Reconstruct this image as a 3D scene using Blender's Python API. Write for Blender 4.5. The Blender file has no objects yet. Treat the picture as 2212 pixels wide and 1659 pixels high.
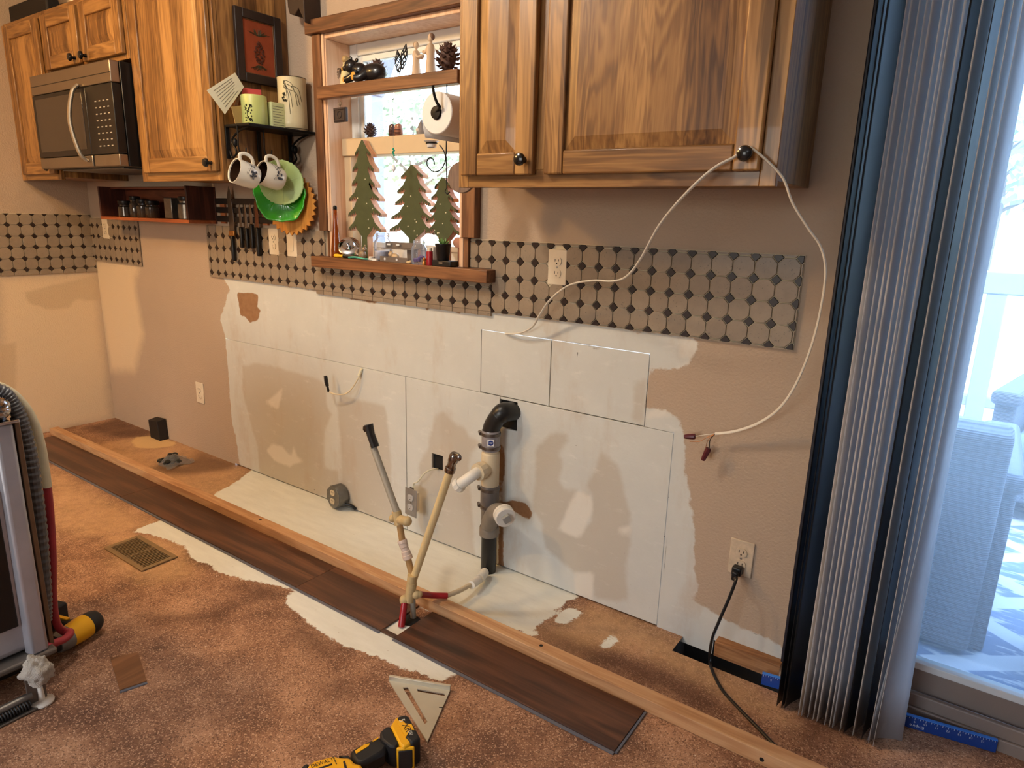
import bpy, math, random
import numpy as np
from mathutils import Vector, Matrix
random.seed(7)
R = math.radians
scene = bpy.context.scene
COL = scene.collection
# ------------------------------------------------------------------ camera
CAM = np.array([4.3777, -1.8893, 1.2952]); YAW, PITCH, ROLL, FPX = 0.6080, -0.2426, 0.0275, 1443.63
def _basis():
    cy, sy, cp, sp, cr, sr = math.cos(YAW), math.sin(YAW), math.cos(PITCH), math.sin(PITCH), math.cos(ROLL), math.sin(ROLL)
    f = np.array([-sy*cp, cy*cp, sp]); r = np.array([cy, sy, 0.0]); u = np.cross(r, f)
    return cr*r+sr*u, -sr*r+cr*u, f
CR, CU, CF = _basis()
cam_d = bpy.data.cameras.new('camera'); cam = bpy.data.objects.new('camera', cam_d); COL.objects.link(cam)
cam_d.sensor_fit = 'HORIZONTAL'; cam_d.sensor_width = 36.0; cam_d.lens = FPX*36.0/2212.0
cam_d.clip_start = 0.02; cam_d.clip_end = 300
cam.matrix_world = Matrix(((CR[0], CU[0], -CF[0], CAM[0]), (CR[1], CU[1], -CF[1], CAM[1]), (CR[2], CU[2], -CF[2], CAM[2]), (0, 0, 0, 1)))
scene.camera = cam
# ------------------------------------------------------------------ world, lamps, exposure
vs = scene.view_settings
scene.display_settings.display_device = 'sRGB'
vs.view_transform = 'Standard'; vs.look = 'None'; vs.gamma = 1.0; vs.exposure = 0.0; vs.use_curve_mapping = False
world = bpy.data.worlds.new('world'); scene.world = world; world.use_nodes = True
wn = world.node_tree; wn.nodes.clear()
w_out = wn.nodes.new('ShaderNodeOutputWorld'); w_bg = wn.nodes.new('ShaderNodeBackground'); w_sky = wn.nodes.new('ShaderNodeTexSky')
w_sky.sky_type = 'NISHITA'; w_sky.sun_disc = False; w_sky.sun_elevation = R(42); w_sky.sun_rotation = R(150); w_sky.air_density = 1.2; w_sky.dust_density = 2.5
w_bg.inputs['Strength'].default_value = 4.4
w_mix = wn.nodes.new('ShaderNodeMix'); w_mix.data_type = 'RGBA'; w_mix.inputs[0].default_value = 0.78; w_mix.inputs[7].default_value = (.76, .87, 1.0, 1)
wn.links.new(w_sky.outputs[0], w_mix.inputs[6]); wn.links.new(w_mix.outputs[2], w_bg.inputs[0]); wn.links.new(w_bg.outputs[0], w_out.inputs[0])
def lamp(name, kind, loc, energy, color, size=0.3, rot=None, spot=None):
    l = bpy.data.lights.new(name, kind); l.energy = energy; l.color = color
    if kind == 'AREA': l.shape = 'DISK'; l.size = size
    elif kind == 'SUN': l.angle = size
    else: l.shadow_soft_size = size
    o = bpy.data.objects.new(name, l); COL.objects.link(o); o.location = loc
    if rot: o.rotation_euler = rot
    return o
WARM = (1.0, 0.90, 0.76)
lamp('ceiling_lamp_sink', 'POINT', (2.60, -1.35, 2.37), 48, WARM, 0.09)
lamp('ceiling_lamp_range', 'POINT', (1.35, -1.85, 2.34), 88, (1.0, 0.58, 0.20), 0.10)
lamp('ambient_fill_lamp', 'POINT', (4.6, -3.2, 2.25), 6, (0.9, 0.92, 1.0), 0.25)  # unseen lamp added as cool ambient fill for the room
lamp('sun', 'SUN', (6, 8, 8), 2.4, (1.0, 0.95, 0.88), R(0.6), rot=(R(48), 0, R(-80)))
for nm, loc, sx, sy in (('door_portal', (5.05, 0.16, 1.03), 1.75, 2.0), ('window_portal', (2.5, 0.15, 1.53), 0.66, 0.82), ('side_portal', (3.15, -5.25, 1.45), 1.7, 1.4)):  # side_portal serves the opening added in the front wall
    pl = bpy.data.lights.new(nm, 'AREA'); pl.shape = 'RECTANGLE'; pl.size = sx; pl.size_y = sy; pl.cycles.is_portal = True
    po = bpy.data.objects.new(nm, pl); COL.objects.link(po); po.location = loc; po.rotation_euler = (R(-90), 0, 0) if nm[0] != 's' else (R(90), 0, 0)
# ------------------------------------------------------------------ geometry helpers
def ray(px, py): return CR*((px-1106.0)/FPX) - CU*((py-829.5)/FPX) + CF
def _at(px, py, k, v):
    d = ray(px, py); t = (v-CAM[k])/d[k]; return Vector(CAM + d*t)
def aty(px, py, y=0.0): return _at(px, py, 1, y)      # a measured point on a plane parallel to the back wall
def atz(px, py, z=0.0): return _at(px, py, 2, z)      # on a level plane
def atx(px, py, x=0.0): return _at(px, py, 0, x)      # on a plane parallel to the left wall
def S(r, g=None, b=None):
    if g is None: r, g, b = int(r[1:3], 16), int(r[3:5], 16), int(r[5:7], 16)
    return tuple((c/255/12.92 if c/255 <= .04045 else ((c/255+.055)/1.055)**2.4) for c in (r, g, b))
V = Vector
class MB:
    def __init__(s): s.v = []; s.f = []
    def add(s, vs, fs):
        o = len(s.v); s.v += [tuple(v) for v in vs]; s.f += [tuple(i+o for i in f) for f in fs]; return s
    def box(s, x0, x1, y0, y1, z0, z1):
        if x0 > x1: x0, x1 = x1, x0
        if y0 > y1: y0, y1 = y1, y0
        if z0 > z1: z0, z1 = z1, z0
        return s.add([(x0,y0,z0),(x1,y0,z0),(x1,y1,z0),(x0,y1,z0),(x0,y0,z1),(x1,y0,z1),(x1,y1,z1),(x0,y1,z1)],
                     [(0,3,2,1),(4,5,6,7),(0,1,5,4),(1,2,6,5),(2,3,7,6),(3,0,4,7)])
    def obox(s, c, a, b, d):      # centre and three half-axis vectors
        c, a, b, d = V(c), V(a), V(b), V(d); sg = [(-1,-1,-1),(1,-1,-1),(1,1,-1),(-1,1,-1),(-1,-1,1),(1,-1,1),(1,1,1),(-1,1,1)]
        return s.add([c+a*i+b*j+d*k for i, j, k in sg], [(0,3,2,1),(4,5,6,7),(0,1,5,4),(1,2,6,5),(2,3,7,6),(3,0,4,7)])
    def tube(s, pts, r, n=8, cap=True, flat=1.0):
        pts = [V(p) for p in pts]; m = len(pts); rs = r if isinstance(r, (list, tuple)) else [r]*m
        vs = []; prev = None
        for i, p in enumerate(pts):
            t = (pts[min(i+1, m-1)]-pts[max(i-1, 0)])
            t = t.normalized() if t.length > 1e-9 else V((0,0,1))
            if prev is None:
                a = t.cross(V((0,0,1)));  a = a if a.length > .05 else t.cross(V((1,0,0)))
            else: a = prev - t*prev.dot(t)
            a.normalize(); b = t.cross(a); prev = a
            for k in range(n):
                an = 2*math.pi*k/n; vs.append(p + a*(rs[i]*math.cos(an)) + b*(rs[i]*flat*math.sin(an)))
        fs = [(i*n+k, i*n+(k+1) % n, (i+1)*n+(k+1) % n, (i+1)*n+k) for i in range(m-1) for k in range(n)]
        if cap: fs += [tuple(range(n-1, -1, -1)), tuple((m-1)*n+k for k in range(n))]
        return s.add(vs, fs)
    def lathe(s, prof, o=(0,0,0), ax=(0,0,1), n=20, cap=True, sx=1.0):
        o, ax = V(o), V(ax).normalized(); a = ax.cross(V((1,0,0))); a = a if a.length > .1 else ax.cross(V((0,1,0))); a.normalize(); b = ax.cross(a)
        vs = [o + ax*h + a*(r*math.cos(2*math.pi*k/n)) + b*(r*sx*math.sin(2*math.pi*k/n)) for r, h in prof for k in range(n)]
        m = len(prof); fs = [(i*n+k, i*n+(k+1) % n, (i+1)*n+(k+1) % n, (i+1)*n+k) for i in range(m-1) for k in range(n)]
        if cap:
            if prof[0][0] > 1e-5: fs.append(tuple(range(n-1, -1, -1)))
            if prof[-1][0] > 1e-5: fs.append(tuple((m-1)*n+k for k in range(n)))
        return s.add(vs, fs)
    def ell(s, c, rx, ry=None, rz=None, nu=12, nv=8, M=None):
        ry = ry or rx; rz = rz or rx; c = V(c); vs = [V((0,0,-rz))]
        for j in range(1, nv):
            t = math.pi*j/nv
            for i in range(nu):
                p = 2*math.pi*i/nu; vs.append(V((rx*math.sin(t)*math.cos(p), ry*math.sin(t)*math.sin(p), -rz*math.cos(t))))
        vs.append(V((0,0,rz)))
        if M is not None: vs = [M @ v for v in vs]
        fs = [(0, 1+(i+1) % nu, 1+i) for i in range(nu)]
        for j in range(nv-2):
            for i in range(nu):
                a = 1+j*nu+i; b = 1+j*nu+(i+1) % nu; fs.append((a, b, b+nu, a+nu))
        L = len(vs)-1; fs += [(L, L-nu+i, L-nu+(i+1) % nu) for i in range(nu)]
        return s.add([c+v for v in vs], fs)
    def prism(s, poly, f0, f1):   # 2-D outline carried to 3-D by the functions f0 (near face) and f1 (far face)
        n = len(poly); ar = sum(poly[i][0]*poly[(i+1) % n][1]-poly[(i+1) % n][0]*poly[i][1] for i in range(n))
        if ar < 0: poly = poly[::-1]
        return s.add([f0(*p) for p in poly]+[f1(*p) for p in poly],
                     [tuple(range(n)), tuple(range(2*n-1, n-1, -1))]+[(i, i+n, (i+1) % n+n, (i+1) % n) for i in range(n)])
    def frame(s, x0, x1, z0, z1, w, y0, y1):   # a rectangular picture-frame ring in the x-z plane
        s.box(x0, x0+w, y0, y1, z0, z1); s.box(x1-w, x1, y0, y1, z0, z1); s.box(x0+w, x1-w, y0, y1, z0, z0+w); s.box(x0+w, x1-w, y0, y1, z1-w, z1); return s
    def xf(s, M, i0=0):
        s.v = s.v[:i0]+[tuple(M @ V(v)) for v in s.v[i0:]]; return s
OFF = {}
def mesh_of(name, vs, fs, smooth=35):
    me = bpy.data.meshes.new(name); me.from_pydata([tuple(v) for v in vs], [], fs); me.validate(); me.update()
    if smooth:
        me.polygons.foreach_set('use_smooth', [True]*len(me.polygons)); me.set_sharp_from_angle(angle=R(smooth))
    return me
def build(mb, name, mat, parent=None, smooth=35, bevel=0, loc=None, seg=2):
    if parent is not None: off = OFF.get(parent, V((0,0,0)))
    elif loc is not None: off = V(loc)
    else:
        xs, ys, zs = zip(*mb.v); off = V(((min(xs)+max(xs))/2, (min(ys)+max(ys))/2, min(zs)))
    me = mesh_of(name, [V(v)-off for v in mb.v], mb.f, smooth)
    o = bpy.data.objects.new(name, me); COL.objects.link(o)
    me.materials.append(mat)
    if parent is not None: o.parent = parent
    else: o.location = off
    OFF[o] = off
    if bevel:
        b = o.modifiers.new('bevel', 'BEVEL'); b.width = bevel; b.segments = seg; b.limit_method = 'ANGLE'; b.angle_limit = R(40)
    return o
def tag(o, label, cat, group=None):
    o['label'] = label; o['category'] = cat
    if group: o['group'] = group
    return o
def thing(name, label, cat, loc=(0,0,0), group=None):
    o = bpy.data.objects.new(name, None); COL.objects.link(o); o.location = loc; o.empty_display_size = .05
    OFF[o] = V(loc); return tag(o, label, cat, group)
def struct(o): o['kind'] = 'structure'; return o
def dup(root, loc, rot=None, label=None, scale=None):
    r = root.copy(); COL.objects.link(r); r.location = loc
    if rot is not None: r.rotation_euler = rot
    if scale is not None: r.scale = scale
    if label: r['label'] = label
    for ch in list(root.children):
        c = ch.copy(); COL.objects.link(c); c.parent = r
        for g in list(ch.children):
            d = g.copy(); COL.objects.link(d); d.parent = c
    return r
def smooth_path(pts, n=8):        # Catmull-Rom through the points
    P = [V(p) for p in pts]; P = [P[0]*2-P[1]]+P+[P[-1]*2-P[-2]]; out = []
    for i in range(1, len(P)-2):
        a, b, c, d = P[i-1], P[i], P[i+1], P[i+2]
        for k in range(n):
            t = k/n; out.append(0.5*((2*b)+(c-a)*t+(2*a-5*b+4*c-d)*t*t+(3*b-a-3*c+d)*t**3))
    out.append(P[-2]); return out
def clip_poly(poly, x0, x1, z0, z1):
    def cl(p, k, v, keep):
        out = []
        for i in range(len(p)):
            a, b = p[i], p[(i+1) % len(p)]; ia, ib = keep(a[k], v), keep(b[k], v)
            if ia: out.append(a)
            if ia != ib:
                t = (v-a[k])/(b[k]-a[k]); out.append((a[0]+(b[0]-a[0])*t, a[1]+(b[1]-a[1])*t))
        return out
    ge, le = (lambda a, v: a >= v), (lambda a, v: a <= v)
    for k, v, f in ((0, x0, ge), (0, x1, le), (1, z0, ge), (1, z1, le)):
        if len(poly) > 2: poly = cl(poly, k, v, f)
    return poly if len(poly) > 2 else None
def text_mesh(txt, size, name='text', extrude=0.0, align='CENTER', shear=0.0):     # lettering as mesh data, lying in the x-y plane
    cu = bpy.data.curves.new(name, 'FONT'); cu.body = txt; cu.size = size; cu.extrude = extrude; cu.align_x = align; cu.align_y = 'CENTER'; cu.shear = shear
    cu.resolution_u = 3
    o = bpy.data.objects.new(name, cu); COL.objects.link(o)
    dg = bpy.context.evaluated_depsgraph_get(); me = bpy.data.meshes.new_from_object(o.evaluated_get(dg))
    bpy.data.objects.remove(o); bpy.data.curves.remove(cu); return me
def lettering(txt, size, mat, parent, M, bold=1.0, sx=1.0, name='lettering', shear=0.0):
    me = text_mesh(txt, size, shear=shear); mb = MB()
    mb.add([M @ V((v.co.x*sx, v.co.y, v.co.z)) for v in me.vertices], [tuple(p.vertices) for p in me.polygons])
    bpy.data.meshes.remove(me)
    return build(mb, name, mat, parent, smooth=0)
# ------------------------------------------------------------------ materials
MATS = {}
class NT:
    def __init__(s, name):
        s.m = bpy.data.materials.new(name); s.m.use_nodes = True; s.t = s.m.node_tree; s.t.nodes.clear()
        s.out = s.n('ShaderNodeOutputMaterial')
    def n(s, typ, ins=None, **props):
        nd = s.t.nodes.new(typ)
        for k, v in props.items(): setattr(nd, k, v)
        for k, v in (ins or {}).items(): s.set(nd.inputs[k], v)
        return nd
    def set(s, sock, v):
        if isinstance(v, bpy.types.NodeSocket): s.t.links.new(v, sock)
        elif isinstance(v, tuple) and len(v) == 3 and sock.type == 'RGBA': sock.default_value = (*v, 1)
        else: sock.default_value = v
    def math(s, op, a, b=None, c=None, clamp=False):
        nd = s.n('ShaderNodeMath', operation=op, use_clamp=clamp); s.set(nd.inputs[0], a)
        if b is not None: s.set(nd.inputs[1], b)
        if c is not None: s.set(nd.inputs[2], c)
        return nd.outputs[0]
    def mix(s, f, a, b, blend='MIX'):
        nd = s.n('ShaderNodeMix', data_type='RGBA', blend_type=blend); s.set(nd.inputs[0], f); s.set(nd.inputs[6], a); s.set(nd.inputs[7], b); return nd.outputs[2]
    def ramp(s, f, lo, hi):
        nd = s.n('ShaderNodeMapRange', interpolation_type='SMOOTHSTEP'); s.set(nd.inputs[0], f); nd.inputs[1].default_value = lo; nd.inputs[2].default_value = hi; return nd.outputs[0]
    def cramp(s, f, stops):
        nd = s.n('ShaderNodeValToRGB'); s.set(nd.inputs[0], f); e = nd.color_ramp.elements
        while len(e) < len(stops): e.new(.5)
        for k, (p, c) in enumerate(stops): e[k].position = p; e[k].color = (*c, 1)
        return nd.outputs[0]
    def obj(s, rnd=0.0):
        tc = s.n('ShaderNodeTexCoord').outputs['Object']
        if rnd:
            oi = s.n('ShaderNodeObjectInfo').outputs['Random']; k = s.math('MULTIPLY', oi, rnd)
            cb = s.n('ShaderNodeCombineXYZ', {0: k, 1: k, 2: k}).outputs[0]
            tc = s.n('ShaderNodeVectorMath', {0: tc, 1: cb}, operation='ADD').outputs[0]
        return tc
    def world(s): return s.n('ShaderNodeNewGeometry').outputs['Position']
    def sc(s, vec, scale): return s.n('ShaderNodeMapping', {'Vector': vec, 'Scale': scale}).outputs[0]
    def noise(s, vec, scale=5, detail=3, rough=.55, dist=0.0, out='Fac'):
        return s.n('ShaderNodeTexNoise', {'Vector': vec, 'Scale': scale, 'Detail': detail, 'Roughness': rough, 'Distortion': dist}).outputs[out]
    def attr(s, nm): return s.n('ShaderNodeAttribute', attribute_name=nm).outputs['Fac']
    def bump(s, h, strength=.3, dist=.002): return s.n('ShaderNodeBump', {'Height': h, 'Strength': strength, 'Distance': dist}).outputs[0]
    def pr(s, col, rough=.5, metal=0.0, normal=None, spec=.5, trans=0.0, ior=1.45, coat=0.0, emit=None, es=0.0, alpha=1.0, sss=0):
        nd = s.n('ShaderNodeBsdfPrincipled', {'Base Color': col, 'Roughness': rough, 'Metallic': metal, 'Specular IOR Level': spec, 'Transmission Weight': trans, 'IOR': ior, 'Coat Weight': coat, 'Alpha': alpha})
        if normal is not None: s.set(nd.inputs['Normal'], normal)
        if emit: s.set(nd.inputs['Emission Color'], emit); nd.inputs['Emission Strength'].default_value = es
        s.t.links.new(nd.outputs[0], s.out.inputs[0]); return nd
def sc3(c, k): return tuple(min(1, x*k) for x in c)
def pm(name, col, rough=.5, metal=0.0, var=.12, scale=25, bump=0.0, bdist=.001, spec=.5, coat=0.0, rnd=3.0):
    if name in MATS: return MATS[name]
    t = NT(name); v = t.obj(rnd); n = t.noise(v, scale, 4)
    c = t.mix(n, sc3(col, 1-var), sc3(col, 1+var))
    nr = t.bump(t.noise(v, scale*6, 3), bump, bdist) if bump else None
    t.pr(c, rough, metal, nr, spec, coat=coat); MATS[name] = t.m; return t.m
def glass(name, col=(1,1,1), rough=0.0, thin=True, haze=0.0, tint=.0):
    if name in MATS: return MATS[name]
    t = NT(name)
    n = t.noise(t.obj(), 4, 2)
    tr = t.n('ShaderNodeBsdfTransparent', {'Color': t.mix(n, sc3(col, .97), col)}); gl = t.n('ShaderNodeBsdfGlossy', {'Roughness': rough, 'Color': (1,1,1)})
    fr = t.n('ShaderNodeFresnel', {'IOR': 1.35}).outputs[0]
    mx = t.n('ShaderNodeMixShader', {0: fr, 1: tr.outputs[0], 2: gl.outputs[0]})
    if haze:
        df = t.n('ShaderNodeBsdfTranslucent', {'Color': (.9,.95,1)}); d2 = t.n('ShaderNodeBsdfDiffuse', {'Color': (.9,.95,1)})
        ad = t.n('ShaderNodeMixShader', {0: .5, 1: df.outputs[0], 2: d2.outputs[0]})
        mx = t.n('ShaderNodeMixShader', {0: haze, 1: mx.outputs[0], 2: ad.outputs[0]})
    t.t.links.new(mx.outputs[0], t.out.inputs[0]); MATS[name] = t.m; return t.m
def wood(name, dark, mid, light, grain='z', wide='x', scale=1.0, stave=0.0, rough=.42, streak=.5, bump=.15, ringf=9.0, coat=0.0):
    if name in MATS: return MATS[name]
    t = NT(name); v = t.obj(7.0)
    g = {'x': 0, 'y': 1, 'z': 2}[grain]
    s1 = [9*scale]*3; s1[g] = .9*scale; s2 = [170*scale]*3; s2[g] = 4*scale; s3 = [26*scale]*3; s3[g] = 1.3*scale
    n1 = t.noise(t.sc(v, tuple(s1)), 1, 4, .55, .5)
    ring = t.math('SINE', t.math('MULTIPLY', n1, ringf*6.28)); ring = t.math('MULTIPLY_ADD', ring, .5, .5)
    n2 = t.noise(t.sc(v, tuple(s2)), 1, 3, .6); n3 = t.noise(t.sc(v, tuple(s3)), 1, 4, .6, .4)
    f = t.math('ADD', t.math('MULTIPLY', n1, .45), t.math('ADD', t.math('MULTIPLY', ring, .12), t.math('ADD', t.math('MULTIPLY', n2, .22), t.math('MULTIPLY', n3, .28))))
    if stave:
        sp = t.n('ShaderNodeSeparateXYZ', {0: v}).outputs[{'x': 0, 'y': 1, 'z': 2}[wide]]
        cell = t.math('FLOOR', t.math('DIVIDE', sp, stave))
        wnz = t.n('ShaderNodeTexWhiteNoise', {'W': cell}, noise_dimensions='1D').outputs['Value']
        f = t.math('ADD', f, t.math('MULTIPLY_ADD', wnz, .22, -.11))
    col = t.cramp(f, [(.31, dark), (.5, mid), (.69, light)])
    st = t.ramp(t.math('ADD', n3, t.math('MULTIPLY', t.math('SUBTRACT', n1, .5), .5)), .66, .80)
    col = t.mix(t.math('MULTIPLY', st, streak), col, sc3(dark, .45))
    hgt = t.math('ADD', n2, t.math('MULTIPLY', st, -.6))
    t.pr(col, rough, 0, t.bump(hgt, bump, .0006), .45, coat=coat); MATS[name] = t.m; return t.m
# ------------------------------------------------------------------ surface maps: signed distances (metres) to outlines on wall and floor
def sd_poly(P, poly):
    poly = np.asarray(poly, float); n = len(poly); d = np.full(len(P), 1e9); ins = np.zeros(len(P), bool)
    for i in range(n):
        a, b = poly[i], poly[(i+1) % n]; e = b-a; w = P-a
        t = np.clip((w@e)/max(e@e, 1e-12), 0, 1); q = w-t[:, None]*e; d = np.minimum(d, (q*q).sum(1))
        c = (a[1] > P[:, 1]) != (b[1] > P[:, 1])
        with np.errstate(divide='ignore', invalid='ignore'):
            xi = (b[0]-a[0])*(P[:, 1]-a[1])/(b[1]-a[1])+a[0]
        ins ^= c & (P[:, 0] < xi)
    return np.where(ins, 1, -1)*np.sqrt(d)
def sd_line(P, line):
    line = np.asarray(line, float); d = np.full(len(P), 1e9)
    for a, b in zip(line[:-1], line[1:]):
        e = b-a; w = P-a; t = np.clip((w@e)/max(e@e, 1e-12), 0, 1); q = w-t[:, None]*e; d = np.minimum(d, np.sqrt((q*q).sum(1)))
    return -d
def sd_multi(P, polys, lines=()):
    d = np.full(len(P), -1.0)
    for p in polys: d = np.maximum(d, sd_poly(P, p))
    for l in lines: d = np.maximum(d, sd_line(P, l))
    return d
def zp(pts, s, ox, oy): return [(x/s+ox, y/s+oy) for x, y in pts]
def W2(pts): return [(aty(x, y, 0)[0], aty(x, y, 0)[2]) for x, y in pts]
def F2(pts): return [(atz(x, y, 0)[0], atz(x, y, 0)[1]) for x, y in pts]
def L2(pts): return [(atx(x, y, 0)[1], atx(x, y, 0)[2]) for x, y in pts]
Z7 = lambda p: zp(p, 3.607, 460, 600); Z4 = lambda p: zp(p, 4.096, 640, 760); Z8 = lambda p: zp(p, 2.676, 1020, 680); ZT = lambda p: zp(p, 3.3515, 440, 480)
WALL_MAPS = {
 'mud': ([W2([(478,590),(700,632),(1060,676),(1300,700),(1510,735),(1505,760),(1485,790),(1440,800),(1402,796),(1397,850),(1394,880),(1440,885),(1470,910),(1478,940),(1476,1000),(1490,1050),(1497,1120),(1503,1200),(1505,1270),(1495,1300),(1690,1394),(1690,1500),(1380,1420),(700,1120),(525,1030),(512,960),(500,899),(487,728),(476,691),(496,626)])], []),
 'bare': ([W2(q) for q in (
   [(524,791),(551,784),(604,794),(637,804),(696,822),(704,836),(707,877),(718,894),(701,927),(701,1010),(732,1016),(737,1080),(640,1060),(560,1025),(557,960),(546,927),(529,863),(524,836)],
   [(737,850),(779,866),(831,877),(837,905),(845,994),(848,1060),(850,1150),(740,1090),(737,960),(729,877)],
   [(940,897),(960,889),(982,916),(1006,924),(1013,945),(1040,955),(1016,980),(1013,1014),(1030,1230),(930,1190),(906,1130),(906,1004),(926,963),(933,931)],
   Z8([(450,690),(540,680),(560,720),(500,800),(530,850),(500,960),(540,1010),(620,1010),(590,1080),(500,1240),(620,1290),(690,1180),(690,1040),(660,980),(720,880),(740,790),(850,870),(870,1000),(910,1150),(920,1330),(890,1450),(900,1660),(700,1640),(690,1490),(590,1490),(430,1350),(400,1200),(350,1130),(370,900),(370,780)]),
   Z8([(945,390),(1000,380),(1005,460),(985,640),(930,600)]))], []),
 'white': ([W2(q) for q in ([(574,869),(610,841),(603,886),(590,880)], [(576,974),(590,958),(610,963),(629,985),(637,958),(643,988),(660,994),(626,1008),(593,994)],
   Z8([(505,1240),(600,1010),(690,1040),(700,1130),(620,1290)]), Z8([(590,1490),(700,1490),(700,1660),(600,1640)]), Z8([(850,1230),(920,1215),(910,1280),(850,1275)]),
   Z8([(1040,320),(1150,330),(1300,250),(1290,300),(1200,370),(1100,360)]), Z8([(1200,140),(1310,150),(1300,260),(1200,240)]), Z8([(1020,560),(1120,520),(1150,540),(1150,590),(1010,600)]))], []),
 'brown': ([W2(q) for q in (Z7([(180,110),(290,115),(350,130),(345,230),(370,260),(350,330),(285,350),(260,310),(215,290),(200,190)]), ZT([(1000,495),(1060,510),(1090,530),(1260,560),(1265,590),(1150,580),(1060,560)]), ZT([(1600,590),(1640,600),(1640,645),(1610,640)]), ZT([(1790,600),(1865,615),(1860,665),(1820,650)]), ZT([(1290,560),(1760,590),(1740,605),(1420,590)]), [(1076,960),(1089,958),(1092,1000),(1086,1060),(1089,1232),(1076,1228)], [(1083,1088),(1108,1079),(1138,1088),(1153,1110),(1143,1124),(1120,1112)])], []),
 'scr': ([], [W2(l) for l in (Z7([(1195,305),(1205,640)]), Z7([(1312,310),(1318,600)]), ZT([(1880,770),(2010,760),(2170,790)]), ZT([(2015,760),(2015,840)]), Z8([(60,75),(180,110)]), Z8([(280,115),(450,170)]), Z8([(470,190),(460,520)]), Z8([(1010,300),(1005,640)]), Z8([(1130,1200),(1110,1500),(1100,1660)]), Z8([(640,340),(632,490),(530,490)]),
   [(1480,1312),(1560,1338),(1690,1396)], Z8([(825,1610),(900,1650)]), ZT([(540,520),(700,560),(900,578)]), Z8([(500,150),(750,185),(745,200),(560,200)]), Z8([(770,185),(1180,240)]), [(1010,850),(1012,900)], Z4([(2050,930),(2110,1010)]), Z4([(985,740),(1020,750)]))]),
 'pale': ([W2([(200,560),(297,568),(297,590),(291,600),(292,625),(300,668),(310,720),(290,800),(240,800),(215,640)])], []),
}
PT = [(1185,748),(1032,714),(1245,760),(1247,772),(1296,790),(1297,800),(1283,795),(1545,798),(1657,845),(1445,978),(1443,1072),(1433,1156),(1418,1283),(1240,992),(1246,962),(1170,1248),(1088,1217),(664,632),(712,780),(727,786),(1030,913),(1030,946),(1040,985),(790,1103),(988,1180),(680,1058)]
WALL_MAPS['dots'] = ([], [W2([(x, y), (x+2.2, y+1.2)]) for x, y in PT])
FLOOR_MAPS = {
 'comp': ([F2(q) for q in (
   [(560,1004),(535,1022),(505,1045),(470,1062),(452,1080),(480,1120),(880,1300),(1085,1385),(1105,1380),(1112,1366),(1135,1357),(1130,1371),(1142,1372),(1168,1345),(1196,1328),(1200,1315),(1213,1312),(1228,1296),(1250,1293),(1240,1270),(1033,1190),(640,1035)],
   [(1198,1336),(1210,1322),(1232,1312),(1250,1318),(1262,1322),(1240,1340),(1222,1348),(1205,1348)],
   [(1290,1400),(1310,1378),(1330,1368),(1334,1385),(1315,1400)], [(1146,1366),(1158,1362),(1166,1371),(1150,1374)],
   zp([(720,1080),(430,1195),(600,1220),(760,1270),(920,1330),(960,1430),(1010,1460),(1150,1490),(1160,1540),(1280,1580),(1420,1620)], 4.147, 180, 860)+[(600,1265),(640,1276),(645,1262),(500,1150)],
   [(640,1270),(612,1300),(640,1322),(665,1345),(700,1370),(740,1393),(800,1415),(850,1432),(868,1448),(905,1450),(930,1468),(955,1472),(990,1455),(1005,1440),(860,1330)])], []),
 'glue': ([F2(q) for q in (zp([(430,390),(470,350),(600,340),(830,395),(800,430),(640,450),(480,445)], 4.147, 180, 860),)], []),
 'tan': ([F2(q) for q in ([(200,960),(340,935),(540,1010),(520,1050),(440,1095),(330,1040),(240,1000)], [(110,1010),(230,1075),(340,1130),(290,1150),(180,1160),(100,1130)], [(1160,1370),(1290,1300),(1480,1390),(1640,1500),(1700,1560),(1560,1500),(1480,1460),(1350,1400),(1260,1410)], [(230,1150),(400,1170),(420,1240),(330,1260),(250,1230)])], []),
 'dark': ([F2(q) for q in ([(310,1330),(330,1325),(430,1327),(470,1318),(500,1290),(505,1310),(480,1340),(400,1345),(340,1345)], [(505,1260),(600,1268),(610,1290),(540,1300)], [(640,1340),(740,1400),(690,1420),(630,1380)], [(700,1480),(740,1470),(760,1500),(720,1510)], [(1160,1350),(1260,1390),(1420,1440),(1500,1480),(1560,1530),(1500,1530),(1400,1480),(1200,1400)], [(1840,1480),(1720,1500),(1740,1600),(1900,1590)], zp([(580,630),(700,600),(900,610),(1050,480),(1180,520),(1400,590),(1300,640),(1000,680),(700,680)], 4.147, 180, 860), [(180,925),(250,905),(330,930),(320,945),(240,945)])], []),
 'seam': ([], [F2(l) for l in ([(1215,1276),(1108,1362)], [(985,1462),(965,1482)], [(1000,1452),(985,1465)], [(278,996),(360,975)])]),
}
def grid_mesh(name, us, ws, to3, maps, P2=None, skip=None, flip=False):
    us, ws = np.asarray(us), np.asarray(ws); nu, nw = len(us), len(ws)
    U, Wd = np.meshgrid(us, ws, indexing='ij'); P = np.stack([U.ravel(), Wd.ravel()], 1)
    vs = [to3(u, w) for u, w in P]; fs = []
    for i in range(nu-1):
        for j in range(nw-1):
            if skip and skip((us[i]+us[i+1])/2, (ws[j]+ws[j+1])/2): continue
            q = (i*nw+j, (i+1)*nw+j, (i+1)*nw+j+1, i*nw+j+1); fs.append(q[::-1] if flip else q)
    me = bpy.data.meshes.new(name); me.from_pydata(vs, [], fs); me.update()
    for k, (po, li) in maps.items():
        a = me.attributes.new(k, 'FLOAT', 'POINT'); a.data.foreach_set('value', sd_multi(P, po, li).astype(np.float32))
    return me
def lines_at(a, b, step, marks=()):
    g = list(np.arange(a, b, step))+[b]+[m for m in marks if a < m < b]; g = sorted(g); out = [g[0]]
    for x in g[1:]:
        if x-out[-1] > 1e-4: out.append(x)
    return out
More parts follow.
